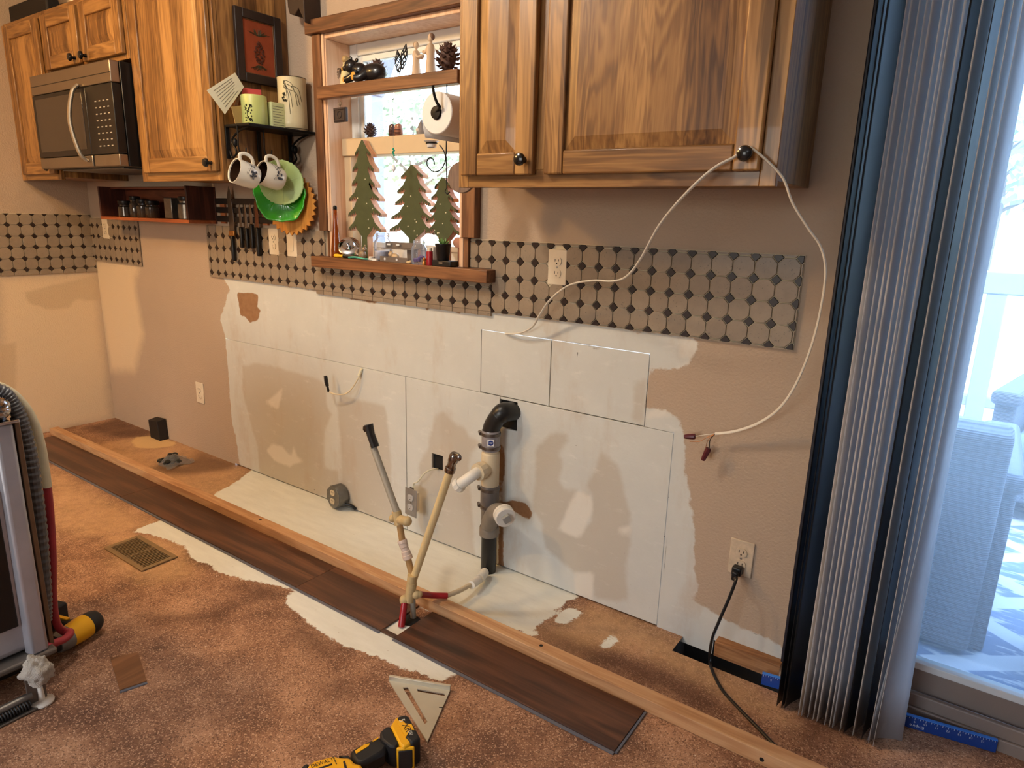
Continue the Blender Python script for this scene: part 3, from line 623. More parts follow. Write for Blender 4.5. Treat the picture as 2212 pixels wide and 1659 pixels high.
# vinyl sash
vy0, vy1 = .085, .145
m = MB(); m.frame(wx0, wx1, wz0, wz1, .042, vy0+.01, vy1); build(m, 'frame', M_VINYL, window, bevel=.003)
m = MB(); m.frame(wx0+.042, wx1-.042, 1.575, wz1-.042, .022, vy0+.02, vy1-.01); build(m, 'upper_sash', M_VINYL, window, bevel=.002)
m = MB(); m.frame(wx0+.042, wx1-.042, wz0+.042, 1.545, .022, vy0+.005, vy1-.02); build(m, 'lower_sash', M_VINYL, window, bevel=.002)
wpart('meeting_rail', M_ALMV, (wx0, wx1, .040, .118, 1.522, 1.588), bevel=.003); wpart('side_stop', M_ALMV, (wx0, wx0+.040, .050, .094, wz0, 1.522), bevel=.002); wpart('side_stop', M_ALMV, (wx1-.04, wx1, .050, .094, wz0, 1.522), bevel=.002)
M_PANE = glass('window_glass')
wpart('pane', M_PANE, (wx0+.06, wx1-.06, .112, .115, 1.59, wz1-.06), bevel=0); wpart('pane', M_PANE, (wx0+.06, wx1-.06, .105, .108, wz0+.06, 1.53), bevel=0)
# dark carved bracket above the head casing
m = MB(); pl = [(2.018,2.120),(2.118,2.120),(2.118,1.992),(2.085,2.048),(2.060,2.025),(2.030,2.035),(2.022,2.060)]
m.prism(pl, lambda u, w: V((u, -.080, w)), lambda u, w: V((u, -.002, w)))
tag(build(m, 'shelf_bracket', pm('dark_bracket_wood', S(46,30,22), .6, var=.3), bevel=.003), 'dark brown scalloped bracket on the wall above the window corner', 'bracket')
# ------------------------------------------------------------------ sliding patio door
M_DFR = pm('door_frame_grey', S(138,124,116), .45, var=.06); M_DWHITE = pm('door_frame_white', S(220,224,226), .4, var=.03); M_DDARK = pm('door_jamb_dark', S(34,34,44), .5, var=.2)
pd = struct(thing('door_1', 'sliding glass patio door behind vertical blinds', 'door', (5.0, .06, 0))); del pd['category']
def dpart(nm, mat, *bx, bevel=.003, par=None):
    m = MB()
    for q in bx: m.box(*q)
    return build(m, nm, mat, par or pd, bevel=bevel)
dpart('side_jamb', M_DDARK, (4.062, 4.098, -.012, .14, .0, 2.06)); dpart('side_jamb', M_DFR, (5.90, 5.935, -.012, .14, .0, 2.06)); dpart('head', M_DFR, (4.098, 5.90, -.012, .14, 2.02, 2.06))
dpart('threshold', M_DFR, (4.098, 5.90, .028, .16, -.02, .034)); dpart('sill_step', M_DFR, (4.098, 5.90, .034, .05, .034, .072))
dpart('track', M_DWHITE, (4.098, 5.90, .052, .058, .034, .060))
def sash(x0, x1, y0, y1, nm):
    s_ = dpart(nm, M_DFR, (x0, x1, y0, y1, .060, .130), (x0, x1, y0, y1, 1.96, 2.02), (x0, x0+.055, y0, y1, .13, 1.96), (x1-.055, x1, y0, y1, .13, 1.96))
    dpart('glazing_bead', M_DWHITE, (x0+.055, x1-.055, y0-.004, y1+.004, .130, .150), (x0+.055, x0+.066, y0-.003, y1+.003, .15, 1.95), (x1-.066, x1-.055, y0-.003, y1+.003, .15, 1.95), par=s_, bevel=.002)
    dpart('pane', M_DGL, (x0+.06, x1-.06, (y0+y1)/2-.002, (y0+y1)/2+.002, .145, 1.965), par=s_, bevel=0); return s_
M_DGL = glass('patio_glass', (.90,.96,1.0))
sash(4.10, 5.02, .066, .096, 'fixed_panel'); sash(4.98, 5.90, .104, .134, 'sliding_panel')
M_SCREEN = glass('insect_screen', (.86,.92,1.0), haze=.16)
dpart('insect_screen', M_SCREEN, (4.10, 5.00, .1385, .1395, .05, 2.0), bevel=0)
# ------------------------------------------------------------------ vertical blinds
def vinyl_slat(name, col, tl):
    t = NT(name); n = t.noise(t.obj(5.0), 20, 3); c = t.mix(n, sc3(col, .95), sc3(col, 1.04))
    d = t.n('ShaderNodeBsdfPrincipled', {'Base Color': c, 'Roughness': .5}); tr = t.n('ShaderNodeBsdfTranslucent', {'Color': c})
    t.t.links.new(t.n('ShaderNodeMixShader', {0: tl, 1: d.outputs[0], 2: tr.outputs[0]}).outputs[0], t.out.inputs[0]); return t.m
M_SLAT = vinyl_slat('white_vinyl_slat', S(232,232,234), .78); M_SLATD = vinyl_slat('dark_and_shaded_slat', S(10,10,14), .0)
blinds = thing('vertical_blinds', 'stack of white, dark and shade-painted vertical blind slats drawn to the left of patio door', 'blinds', (4.24, -.1, 0))
def slat(xc, yc, ang, w=.089, top=2.03, bot=.008, mat=None, bow=.006, flare=None, th=.0009):
    m = MB(); nseg = 8; rows = [bot+(top-bot)*k/14 for k in range(15)]; vs = []
    for z in rows:
        k = (z-bot)/(top-bot)
        for s in range(nseg+1):
            u = (s/nseg-.5)*w; b = bow*(1-(2*s/nseg-1)**2)
            a = R(ang); dx, dy = 0, 0
            if flare:
                q = max(0, 1-k/.42)**2; dx, dy, da = flare[0]*q, flare[1]*q, flare[2]*q; a += R(da)
            vs.append((xc+dx+u*math.cos(a)-b*math.sin(a), yc+dy+u*math.sin(a)+b*math.cos(a), z))
    n = nseg+1; fs = [(i*n+j, i*n+j+1, (i+1)*n+j+1, (i+1)*n+j) for i in range(14) for j in range(nseg)]
    m.add(vs, fs); o = build(m, 'slat', mat or M_SLAT, blinds, 60); s_ = o.modifiers.new('thick', 'SOLIDIFY'); s_.thickness = th; return o
random.seed(3)
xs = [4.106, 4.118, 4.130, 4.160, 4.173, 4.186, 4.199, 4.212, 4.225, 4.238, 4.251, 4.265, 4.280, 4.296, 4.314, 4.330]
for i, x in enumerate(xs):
    slat(x, -.114+random.uniform(-.004, .004), 73+random.uniform(-6, 6), mat=M_SLATD if i < 3 or i in (12, 14) else M_SLAT, bow=.004)  # dark slats at the left end; those further in are shade painted on
slat(4.346, -.112, 76, flare=(-.006, -.006, 4)); slat(4.364, -.108, 73, flare=(-.010, -.012, -38), bow=.009)
m = MB(); m.box(4.08, 5.95, -.14, -.09, 2.03, 2.075); build(m, 'head_rail', M_DWHITE, blinds, bevel=.003)
m = MB(); m.tube([(4.470, -.165, 2.03), (4.478, -.165, 1.16)], .004, 8); wd = build(m, 'wand', pm('wand_grey', S(92,88,96), .4, var=.1), blinds)
m = MB(); m.tube([(4.478, -.165, 1.165), (4.479, -.165, 1.065)], .0095, 12); build(m, 'wand_grip', pm('wand_grip', S(84,78,82), .5, var=.15), wd, bevel=.002)
# ------------------------------------------------------------------ things on the left: picture, iron shelf, mugs, plates, rack, knives
M_IRON = pm('black_iron', S(24,22,22), .5, .6, var=.25, scale=60, bump=.2); M_COPPER = pm('rust_copper_plaque', S(150,72,44), .45, .3, var=.35, scale=18, bump=.3); M_FRAME = pm('dark_frame', S(38,26,22), .5, var=.3, scale=40, bump=.2)
XS = 1.9125
pic = thing('framed_picture', 'dark framed copper plaque of a pinecone on the cabinet side', 'picture', (XS, -.146, 1.78))
def yzframe(m, y0, y1, z0, z1, w, x0, x1): m.box(x0, x1, y0, y0+w, z0, z1); m.box(x0, x1, y1-w, y1, z0, z1); m.box(x0, x1, y0+w, y1-w, z0, z0+w); m.box(x0, x1, y0+w, y1-w, z1-w, z1)
m = MB(); yzframe(m, -.248, -.044, 1.781, 2.040, .033, XS, XS+.016); build(m, 'frame', M_FRAME, pic, bevel=.003)
m = MB(); m.box(XS, XS+.008, -.216, -.076, 1.813, 2.008); build(m, 'plaque', M_COPPER, pic)
m = MB(); yzframe(m, -.216, -.076, 1.813, 2.008, .004, XS+.006, XS+.011); build(m, 'inner_rim', pm('bronze_rim', S(110,84,60), .4, .6), pic, bevel=.001)
random.seed(11); m = MB()
for k in range(34):
    q = k/33; r = .020*math.sin(math.pi*min(1, q*.85+.12)); a = k*2.4
    m.ell((XS+.010, -.146+r*math.cos(a), 1.895+(q-.5)*.075), .003, .005, .0045, 7, 5)
build(m, 'pinecone_relief', pm('relief_brown', S(84,44,30), .5, .3, var=.3), pic)
m = MB()
for cz, dr in ((1.955, 1), (1.85, -1)):
    for k in range(22):
        a = random.uniform(-2.6, -.4) if dr < 0 else random.uniform(.3, 2.8); L = random.uniform(.025, .05); y0 = -.146+random.uniform(-.01, .01)
        m.tube([(XS+.009, y0, cz), (XS+.0095, y0+L*math.cos(a)*.9, cz+L*math.sin(a)*.55)], .0007, 4)
build(m, 'needle_relief', pm('relief_green', S(62,66,44), .5, .3, var=.3), pic)
# wrought-iron shelf
sh = thing('wall_shelf', 'black wrought-iron shelf with mug hooks on the cabinet side', 'shelf', (1.98, -.155, 1.49)); zs = 1.612
m = MB(); m.box(1.914, 2.058, -.305, -.010, zs-.008, zs); build(m, 'shelf_plate', M_IRON, sh, bevel=.002)
m = MB(); m.tube([(1.916,-.308,zs-.004),(2.060,-.308,zs-.004),(2.060,-.008,zs-.004),(1.916,-.008,zs-.004)], .006, 8); build(m, 'rim', M_IRON, sh)
for y in (-.305, -.168, -.020):
    m = MB(); m.box(1.9125, 1.918, y-.008, y+.008, 1.490, zs); build(m, 'back_strap', M_IRON, sh, bevel=.001)
for y in (-.300, -.025):
    pts = [(1.917, y, 1.520)]+[(1.930+.03*math.sin(a), y, 1.515-.02*math.cos(a)) for a in (0, 1.2, 2.2)]+[(1.935, y, 1.555), (1.975, y, 1.585), (2.050, y, zs-.008)]
    m = MB(); m.tube(smooth_path(pts, 5), .004, 7); m.ell((1.955, y, 1.548), .010, .010, .016); build(m, 'scroll_bracket', M_IRON, sh)
def mug_hook(y, x=1.990):
    m = MB(); m.tube(smooth_path([(x, y-.012, zs-.006), (x, y-.012, 1.565), (x, y-.012, 1.525), (x, y, 1.507), (x, y+.016, 1.512), (x, y+.020, 1.530)], 5), .0028, 7); build(m, 'hook', M_IRON, sh)
mug_hook(-.302, 1.996); mug_hook(-.196, 2.006)
# mugs
M_CER = pm('white_stoneware', S(226,220,204), .22, var=.05, coat=.4); M_MUGIN = pm('mug_brown_glaze', S(52,34,24), .25, var=.2, coat=.3); M_INK = pm('mug_ink', S(56,58,66), .5, var=.2)
def mug(label, x, yr, z, seed):
    root = thing('mug', label, 'mug', (0,0,0), 'mugs hanging under the iron shelf'); random.seed(seed)
    m = MB(); m.lathe([(.040, .088), (.0455, .075), (.0475, .040), (.0475, .004), (.0470, 0), (.0435, .001), (.0432, .006), (.0432, .012)], (0,0,0), (0,1,0), 28, cap=False); m.lathe([(.040, .088), (.0005, .089)], (0,0,0), (0,1,0), 28, cap=False); body = build(m, 'body', M_CER, root, 50)
    m = MB(); m.lathe([(.0430, .006), (.0425, .040), (.040, .075), (.0005, .080)], (0,0,0), (0,1,0), 28, cap=False); build(m, 'inside', M_MUGIN, root, 60)
    hp = smooth_path([(0, .014, .044), (0, .010, .064), (0, .030, .075), (0, .056, .068), (0, .070, .045)], 6); m = MB(); m.tube(hp, .0052, 9, flat=1.3); build(m, 'handle', M_CER, root)
    m = MB()
    for k in range(26):
        th = random.uniform(-.4, .9); L = random.uniform(.012, .026); y0 = random.uniform(.030, .058); a = random.uniform(-.9, .9)
        f = lambda th, y: V((.0482*math.cos(th), y, .0482*math.sin(th)))
        m.tube([f(th, y0), f(th+L/.048*math.cos(a)*.6, y0+L*math.sin(a)*.5)], .0006, 4)
    for k in range(12): th = .1+random.uniform(-.25, .25); y0 = .055+random.uniform(-.012, .012); m.ell(V((.0480*math.cos(th), y0, .0480*math.sin(th))), .001, .004, .004, 6, 4)
    build(m, 'pinecone_print', M_INK, root)
    root.location = (x, yr, z); root.rotation_euler = (R(-16), 0, R(-6)); return root
mug('white mug with a pinecone print hanging nearer the cabinet door', 1.994, -.338, 1.444, 1); mug('white mug with a pinecone print hanging in front of the leaf plates', 2.004, -.230, 1.444, 2)
# cards, canister, box and vase on the shelf
M_PAPER = pm('cream_paper', S(226,220,190), .8, var=.05); M_PINK = pm('pink_card', S(226,92,92), .7, var=.06); M_TEXT = pm('pencil_text', S(96,96,84), .8); M_KRAFT = pm('kraft_card', S(170,140,84), .8, var=.15, scale=50); M_OLIVE = pm('pale_green_tin', S(186,194,118), .4, var=.06); M_OLIVE2 = pm('pale_sage_box', S(198,204,150), .5, var=.06)
M_MARK = pm('dark_motif', S(52,50,34), .6)
def card(name, label, pts, mat, th=.0015, cat='card', x=0, lines=0):
    p = [V(q) for q in pts]; n = (p[1]-p[0]).cross(p[3]-p[0]).normalized()
    if n.x < 0: n = -n
    m = MB(); m.add([q for q in p]+[q-n*th for q in p], [(0,1,2,3),(7,6,5,4),(0,4,5,1),(1,5,6,2),(2,6,7,3),(3,7,4,0)])
    o = build(m, name, mat, smooth=0); tag(o, label, cat)
    if lines:
        m = MB()
        for k in range(lines):
            f = (k+1.2)/(lines+1.6); a, b = p[0].lerp(p[3], f), p[1].lerp(p[2], f); m.tube([a.lerp(b, .15)+n*.0006, a.lerp(b, random.uniform(.6, .85))+n*.0006], .0006, 4)
        OFF[o] = o.location.copy(); build(m, 'handwriting', M_TEXT, o)
    return o
card('note_card', 'cream handwritten card sticking out past the cabinet front', [atx(447,195,1.962), atx(508,157,1.962), atx(527,188,1.962), atx(486,247,1.962)], M_PAPER, lines=7)
card('note_card', 'bright pink card standing behind the pale green tin', [(1.945,-.253,1.752), (1.945,-.165,1.757), (1.945,-.165,1.614), (1.945,-.253,1.614)], M_PINK)
card('note_card', 'small dark patterned card leaning beside the cream card', [atx(519,190,1.958), atx(528,184,1.958), atx(512,232,1.958), atx(503,238,1.958)], pm('patterned_card', S(92,58,36), .6, var=.6, scale=90), .003)
card('note_card', 'kraft brown card leaning left of the pale green tin', [(1.975,-.318,1.672), (1.975,-.262,1.686), (1.975,-.258,1.613), (1.975,-.306,1.613)], M_KRAFT, .003)
tin = thing('canister', 'pale green tin with a dark pinecone motif on the iron shelf', 'canister', (1.990, -.232, 1.6125))
m = MB(); m.lathe([(.046, 0), (.048, .003), (.048, .105), (.046, .109), (.043, .109), (.043, .012), (.0005, .010)], (1.990,-.232,1.6125), (0,0,1), 28, cap=False, sx=.95); build(m, 'body', M_OLIVE, tin, 40)
m = MB(); random.seed(5)
for k in range(40):
    a = -.95+random.uniform(-.4, .15); z = 1.625+random.uniform(0, .06); m.ell((1.990+.0485*math.cos(a), -.232+.0465*math.sin(a), z), .0012, .004, .0035, 6, 4)
build(m, 'pinecone_motif', M_MARK, tin)
bx = thing('recipe_box', 'pale sage box printed with lines of text beside the tin', 'box', (2.012, -.155, 1.6125))
m = MB(); m.box(1.985, 2.030, -.186, -.122, 1.6125, 1.706); build(m, 'body', M_OLIVE2, bx, bevel=.004)
m = MB()
for k in range(8): m.box(2.0300, 2.0306, -.178, -.130-(.01 if k % 3 == 2 else 0), 1.690-k*.0095, 1.6915-k*.0095)
build(m, 'printed_lines', M_TEXT, bx, 0)
va = thing('vase', 'tall cream cylindrical vase with a dark rim and branch drawing', 'vase', (2.012, -.072, 1.6125))
M_VASE = pm('cream_vase', S(206,194,156), .35, var=.05, coat=.3)
m = MB(); m.lathe([(.050, 0), (.0545, .004), (.0550, .030), (.0545, .180), (.0555, .196), (.052, .196), (.050, .180), (.049, .02), (.0005, .018)], (2.012,-.072,1.6125), (0,0,1), 30, cap=False); build(m, 'body', M_VASE, va, 50)
for z in (1.808, 1.6185):
    m = MB(); m.tube([(2.012+.0557*math.cos(a), -.072+.0557*math.sin(a), z) for a in [k*math.pi/16 for k in range(33)]], .0012, 6, cap=False); build(m, 'dark_rim', M_FRAME, va)
m = MB(); random.seed(9); f = lambda a, z: V((2.012+.0556*math.cos(a), -.072+.0556*math.sin(a), z))
for k in range(7):
    a0 = -1.25; z0 = 1.772+random.uniform(-.008, .02); sp = .25+.17*k; dr = random.uniform(.03, .11)
    m.tube(smooth_path([f(a0, z0), f(a0+sp*.4, z0+.012-.004*k), f(a0+sp*.8, z0-dr*.3), f(a0+sp, z0-dr)], 5), .0008, 5)
for k in range(16): m.ell(f(-1.25+random.uniform(-.1, .2), 1.735+random.uniform(-.02, .012)), .002, .004, .004, 6, 4)
build(m, 'branch_drawing', M_MARK, va)
# leaf plates and sunburst
def disc_frame(c, nrm):
    n = V(nrm).normalized(); a = V((0,0,1)).cross(n).normalized(); b = n.cross(a); return V(c), a, b, n
def dish(name, label, cat, c, nrm, R0, outline, prof, mat, ribs=None, ribmat=None):
    c, a, b, n = disc_frame(c, nrm); m = MB(); N = 72; vs = []; rr = [.02, .25, .5, .7, .85, .95, 1.0]
    for q in rr:
        for k in range(N):
            th = 2*math.pi*k/N; r = R0*q*(1+(outline(th)-1)*q*q); vs.append(c+a*(r*math.cos(th))+b*(r*math.sin(th))+n*prof(q, th))
    fs = [(i*N+k, i*N+(k+1) % N, (i+1)*N+(k+1) % N, (i+1)*N+k) for i in range(len(rr)-1) for k in range(N)]+[tuple(range(N-1, -1, -1))]
    m.add(vs, fs); o = build(m, name, mat, smooth=50); s_ = o.modifiers.new('thick', 'SOLIDIFY'); s_.thickness = .005; s_.offset = 0; tag(o, label, cat)
    if ribs:
        OFF[o] = o.location.copy(); m = MB()
        for th in ribs: m.tube([c+a*(R0*q*math.cos(th))+b*(R0*q*math.sin(th))+n*(prof(q, th)+.0028) for q in (.05, .3, .6, .85)], [.0018, .0015, .0010, .0005], 5)
        build(m, 'veins', ribmat, o)
    return o
saw = lambda th, n: abs(((th*n/(2*math.pi)) % 1)-.5)*2
M_SUN = wood('sun_wood', S(160,96,30), S(196,130,50), S(214,152,72), 'z', 'x', 1.0, rough=.5, streak=.1)
c, a, b, n = disc_frame((1.955, -.062, 1.330), (.25, -.97, 0)); pl = []
for k in range(60):
    th = 2*math.pi*k/60; r = .130 if k % 2 else .115; pl.append((r*math.cos(th), r*math.sin(th)))
m = MB(); m.prism(pl, lambda u, w: c+a*u+b*w+n*.004, lambda u, w: c+a*u+b*w-n*.004); tag(build(m, 'sunburst_plaque', M_SUN, bevel=.001), 'orange wooden sunburst with saw-tooth edge hanging behind the leaf plates', 'plaque')
M_LEAF = pm('glossy_green_glaze', S(46,150,22), .22, var=.25, scale=14, coat=.5); M_LEAF2 = pm('pale_green_glaze', S(160,184,120), .4, var=.06); M_VEIN = pm('pale_vein', S(186,206,150), .4)
dish('leaf_plate', 'glossy bright green ribbed leaf plate between the sunburst and pale leaf', 'plate', (1.957, -.108, 1.360), (.62, -.78, -.05), .104, lambda th: 1+.035*math.sin(5*th)+.02*math.sin(11*th), lambda q, th: .022*q**3+.0022*math.sin(38*th)*q, M_LEAF)
dish('leaf_plate', 'pale green round leaf plate with scalloped edge, nearest of the plates', 'plate', (1.985, -.122, 1.412), (.68, -.73, -.02), .089, lambda th: .96+.045*saw(th, 30), lambda q, th: .010*q**2, M_LEAF2, [k*2*math.pi/7+.3 for k in range(7)], M_VEIN)
# spice rack
M_RACK = wood('dark_red_wood', S(52,24,16), S(86,42,28), S(118,64,42), 'x', 'z', 1.0, rough=.5); M_RACKV = wood('dark_red_wood_up', S(40,20,16), S(66,32,24), S(92,50,36), 'z', 'y', 1.0, rough=.55)
M_EDGE = wood('rack_edge', S(120,58,30), S(156,84,46), S(184,112,68), 'x', 'z', 1.0, rough=.5)
rk = thing('spice_rack', 'open dark wooden spice rack under the tall cabinet', 'rack', (.88, -.07, 1.232)); x0, x1, y0, z0, z1 = .452, 1.312, -.146, 1.233, 1.402
for nm, q, mt in (('back_board', (x0, x1, -.010, -.001, z0, z1), M_RACK), ('bottom_board', (x0, x1, y0, -.010, z0, z0+.016), M_EDGE), ('end_board', (x0, x0+.014, y0, -.010, z0+.016, z1), M_RACKV), ('end_board', (x1-.016, x1, y0, -.010, z0+.016, z1), M_RACKV), ('top_board', (x0+.014, x1-.016, y0+.06, -.010, z1-.012, z1), M_RACK)):
    m = MB(); m.box(*q); build(m, nm, mt, rk, bevel=.002)
M_JARG = pm('dark_jar_glass', S(58,48,40), .12, var=.5, scale=40, coat=.5); M_LID = pm('dark_lid', S(26,24,24), .35, .4); M_SHAK = pm('shaker_tin', S(112,104,96), .3, .7, var=.4, scale=70)
def jar(label, x, r, h, y=-.075, lid=True, mat=None, sq=False):
    t = thing('spice_jar', label, 'jar', (x, y, z0+.016), 'jars in the spice rack'); zb = z0+.0165
    m = MB()
    if sq: m.box(x-r, x+r, y-r, y+r, zb, zb+h)
    else: m.lathe([(r*.92, 0), (r, .004), (r, h*.8), (r*.82, h*.9), (r*.8, h)], (x, y, zb), (0,0,1), 18)
    build(m, 'glass', mat or M_JARG, t, bevel=.004 if sq else 0)
    if lid: m = MB(); m.lathe([(r*.9, h), (r*.95, h+.004), (r*.95, h+.018), (r*.85, h+.021), (.0005, h+.021)], (x, y, zb), (0,0,1), 18); build(m, 'lid', M_LID, t)
jar('low wide spice jar at the left of the rack', .590, .040, .062); jar('tall slim spice jar second in the rack', .690, .028, .085); jar('dark spice jar third in the rack', .775, .034, .070); jar('dark spice jar fourth in the rack', .860, .034, .064)
jar('square metal shaker leaning near the right end of the rack', 1.070, .034, .100, lid=False, mat=M_SHAK, sq=True); jar('round glass jar at the right end of the rack', 1.185, .042, .085, mat=M_SHAK)
# knife rack and knives
M_KWOOD = pm('black_rack_wood', S(30,22,18), .5, var=.3); M_BLADE = pm('knife_steel', S(120,112,104), .28, .9, var=.25, scale=30); M_HANDLE = pm('black_handle', S(18,17,18), .4, var=.2); M_RUST = pm('rusty_blade', S(120,74,44), .6, .4, var=.5, scale=90, bump=.3)
kr = thing('knife_rack', 'black magnetic knife rack of three bars left of the leaf plates', 'rack', (1.57, -.015, 1.235))
for q in (1.325, 1.285, 1.244):
    m = MB(); m.box(1.335, 1.800, -.022, -.002 if q > 1.23 else -.006, q, q+.026); build(m, 'bar', M_KWOOD, kr, bevel=.002)
for q in (1.375, 1.700):
    m = MB(); m.box(q-.018, q+.018, -.0119, -.0005, 1.236, 1.351); build(m, 'mount', M_EDGE, kr, bevel=.001)
def knife(label, x, ztip, zh, zend, w, mat=None, bolster=False):
    t = thing('kitchen_knife', label, 'knife', (x, -.028, zend), 'knives on the magnetic rack'); y0, y1 = -.0255, -.0235
    pl = [(x-w/2, zh), (x+w/2, zh), (x+w/2, zh+(ztip-zh)*.45), (x+w*.15, zh+(ztip-zh)*.9), (x-w*.1, ztip), (x-w/2, zh+(ztip-zh)*.8)]
    m = MB(); m.prism(pl, lambda u, z: V((u, y0, z)), lambda u, z: V((u, y1, z))); build(m, 'blade', mat or M_BLADE, t, bevel=.0005)
    m = MB(); m.box(x-.009, x+.009, -.033, -.0162, zend, zh+.002); build(m, 'handle', M_HANDLE, t, bevel=.005)
    if bolster: m = MB(); m.box(x-w/2, x+w/2, -.030, -.020, zh, zh+.026); build(m, 'bolster', pm('brass_bolster', S(170,120,66), .3, .8), t, bevel=.003)
knife('largest kitchen knife with a pale bolster, first on the rack', 1.462, 1.405, 1.180, 1.066, .040, bolster=True)
knife('slim kitchen knife, second on the rack', 1.535, 1.330, 1.222, 1.130, .018); knife('slim kitchen knife, third on the rack', 1.578, 1.328, 1.218, 1.128, .018); knife('slim kitchen knife, fourth on the rack', 1.618, 1.330, 1.238, 1.130, .020)
knife('rust-stained serrated knife, last on the rack', 1.660, 1.356, 1.224, 1.098, .026, M_RUST)
# pot, and a dark box added to fill the dark area above the cabinets
m = MB(); m.lathe([(.055, 0), (.085, .03), (.095, .09), (.080, .14), (.085, .155), (.075, .155), (.0005, .15)], (.62, -.20, 2.1905), (0,0,1), 26); tag(build(m, 'metal_pot', pm('aged_tin', S(132,120,108), .4, .7, var=.3)), 'grey metal pot on top of the cabinets by the corner', 'pot')
m = MB(); m.box(.06, .50, -.30, -.02, 2.1905, 2.28); tag(build(m, 'dark_fill_box', pm('fill_box_black', S(26,20,18), .7), bevel=.01), 'added dark box filling the dark area above the narrow corner cabinet', 'box')
# ------------------------------------------------------------------ things in the window
ZSILL, ZSH, ZRAIL = 1.1220, 1.7683, 1.5885
def foot(px, py, z):      # where an object stands, from its foot seen in the photograph
    p = atz(px, py, z); return p
M_GREEN = pm('painted_green', S(66,72,42), .7, var=.25, scale=40, bump=.2); M_TREEW = wood('pale_tree_wood', S(170,112,78), S(204,150,112), S(224,180,142), 'z', 'y', 1.0, rough=.6, streak=.1)
M_LIGHTB = pm('tiny_bulb', S(240,232,200), .3)
def tree_outline(h, w, tiers, seed, trunk=.024, th=.112):
    rnd = random.Random(seed); sides = []; dz = (h-th)/tiers
    for s in (-1, 1):
        pts = [(.004*s, h)]
        for k in range(tiers):
            f = (k+1)/tiers; wk = w/2*(.34+.66*f)*rnd.uniform(.86, 1.06); zb = h-(h-th)*f+rnd.uniform(-.004, .004); zt = h-(h-th)*k/tiers
            inn = w/2*(.34+.66*k/tiers)*.40 if k else .006
            if k: pts.append((s*inn, zt+dz*.20))
            pts += [(s*(inn+(wk-inn)*.40), zb+dz*.56), (s*(inn+(wk-inn)*.78), zb+dz*.28), (s*wk*.97, zb+.008), (s*wk, zb-.003)]
            for q in range(4): g = 1-(q+.5)/4*.52; pts += [(s*wk*g, zb+.009+.0035*q), (s*wk*(g-.05), zb-.003+.0035*q)]
        pts += [(s*trunk*.62, th*.78), (s*trunk*.60, 0)]; sides.append(pts)
    return sides[1]+sides[0][::-1]
def wood_tree(label, x, y, h, w, tiers, seed, z=ZSILL, depth=.030, rot=0):
    t = thing('wooden_tree', label, 'decoration', (x, y, z), 'painted wooden trees on the sill')
    pl = tree_outline(h, w, tiers, seed); ca, sa = math.cos(R(rot)), math.sin(R(rot))
    f = lambda d: (lambda u, v: V((x+u*ca-d*sa, y+u*sa+d*ca, z+v)))
    m = MB(); m.prism(pl, f(0), f(depth)); build(m, 'wood_body', M_TREEW, t, 30)
    m = MB(); m.prism([(u, v) for u, v in pl], f(-.0015), f(-.0001)); build(m, 'painted_face', M_GREEN, t, 0)
    rnd = random.Random(seed+5); m = MB()
    for k in range(7): m.ell(f(-.003)(rnd.uniform(-.25, .25)*w, h*rnd.uniform(.25, .7)), .0028, nu=6, nv=4)
    build(m, 'string_lights', M_LIGHTB, t)
wood_tree('tallest green wooden tree cutout, leftmost in the window', 2.322, .006, .452, .215, 6, 21); wood_tree('middle-sized green wooden tree cutout in the centre of the window', 2.540, .050, .360, .250, 5, 33); wood_tree('green wooden tree cutout half hidden behind the right casing', 2.728, .012, .310, .190, 5, 14)
def pinecone(label, x, y, z, r, h, n=60, tilt=(0,0,0), col=None, cat='pinecone'):
    root = thing('pinecone', label, cat, (0,0,0)); mat = col or pm('pinecone_brown', S(86,62,54), .7, var=.4, scale=60)
    m = MB(); m.ell((0,0,h*.5), r*.55, r*.55, h*.46, 10, 8); build(m, 'core', mat, root); m = MB()
    for k in range(n):
        q = (k+.5)/n; a = k*2.39996; zz = h*(.06+.88*q); rr = r*math.sin(math.pi*(q*.80+.12)); el = R(-25+95*q)
        d = V((math.cos(a)*math.cos(el), math.sin(a)*math.cos(el), math.sin(el))); s = V((-math.sin(a), math.cos(a), 0)); u = d.cross(s)
        b0 = V((math.cos(a)*rr*.35, math.sin(a)*rr*.35, zz)); L = r*.62*math.sin(math.pi*(q*.7+.2)); wd = L*.42; tp = b0+d*L+u*(-L*.10)
        m.add([b0-s*wd*.4, b0+s*wd*.4, b0+d*L*.65+s*wd, tp+V((0,0,L*.14)), b0+d*L*.65-s*wd, b0+d*L*.6-u*L*.22], [(0,5,1),(1,5,2),(2,5,3),(3,5,4),(4,5,0),(0,1,2,3,4)])
    build(m, 'scales', mat, root, 30); root.location = (x, y, z); root.rotation_euler = [R(v) for v in tilt]; return root
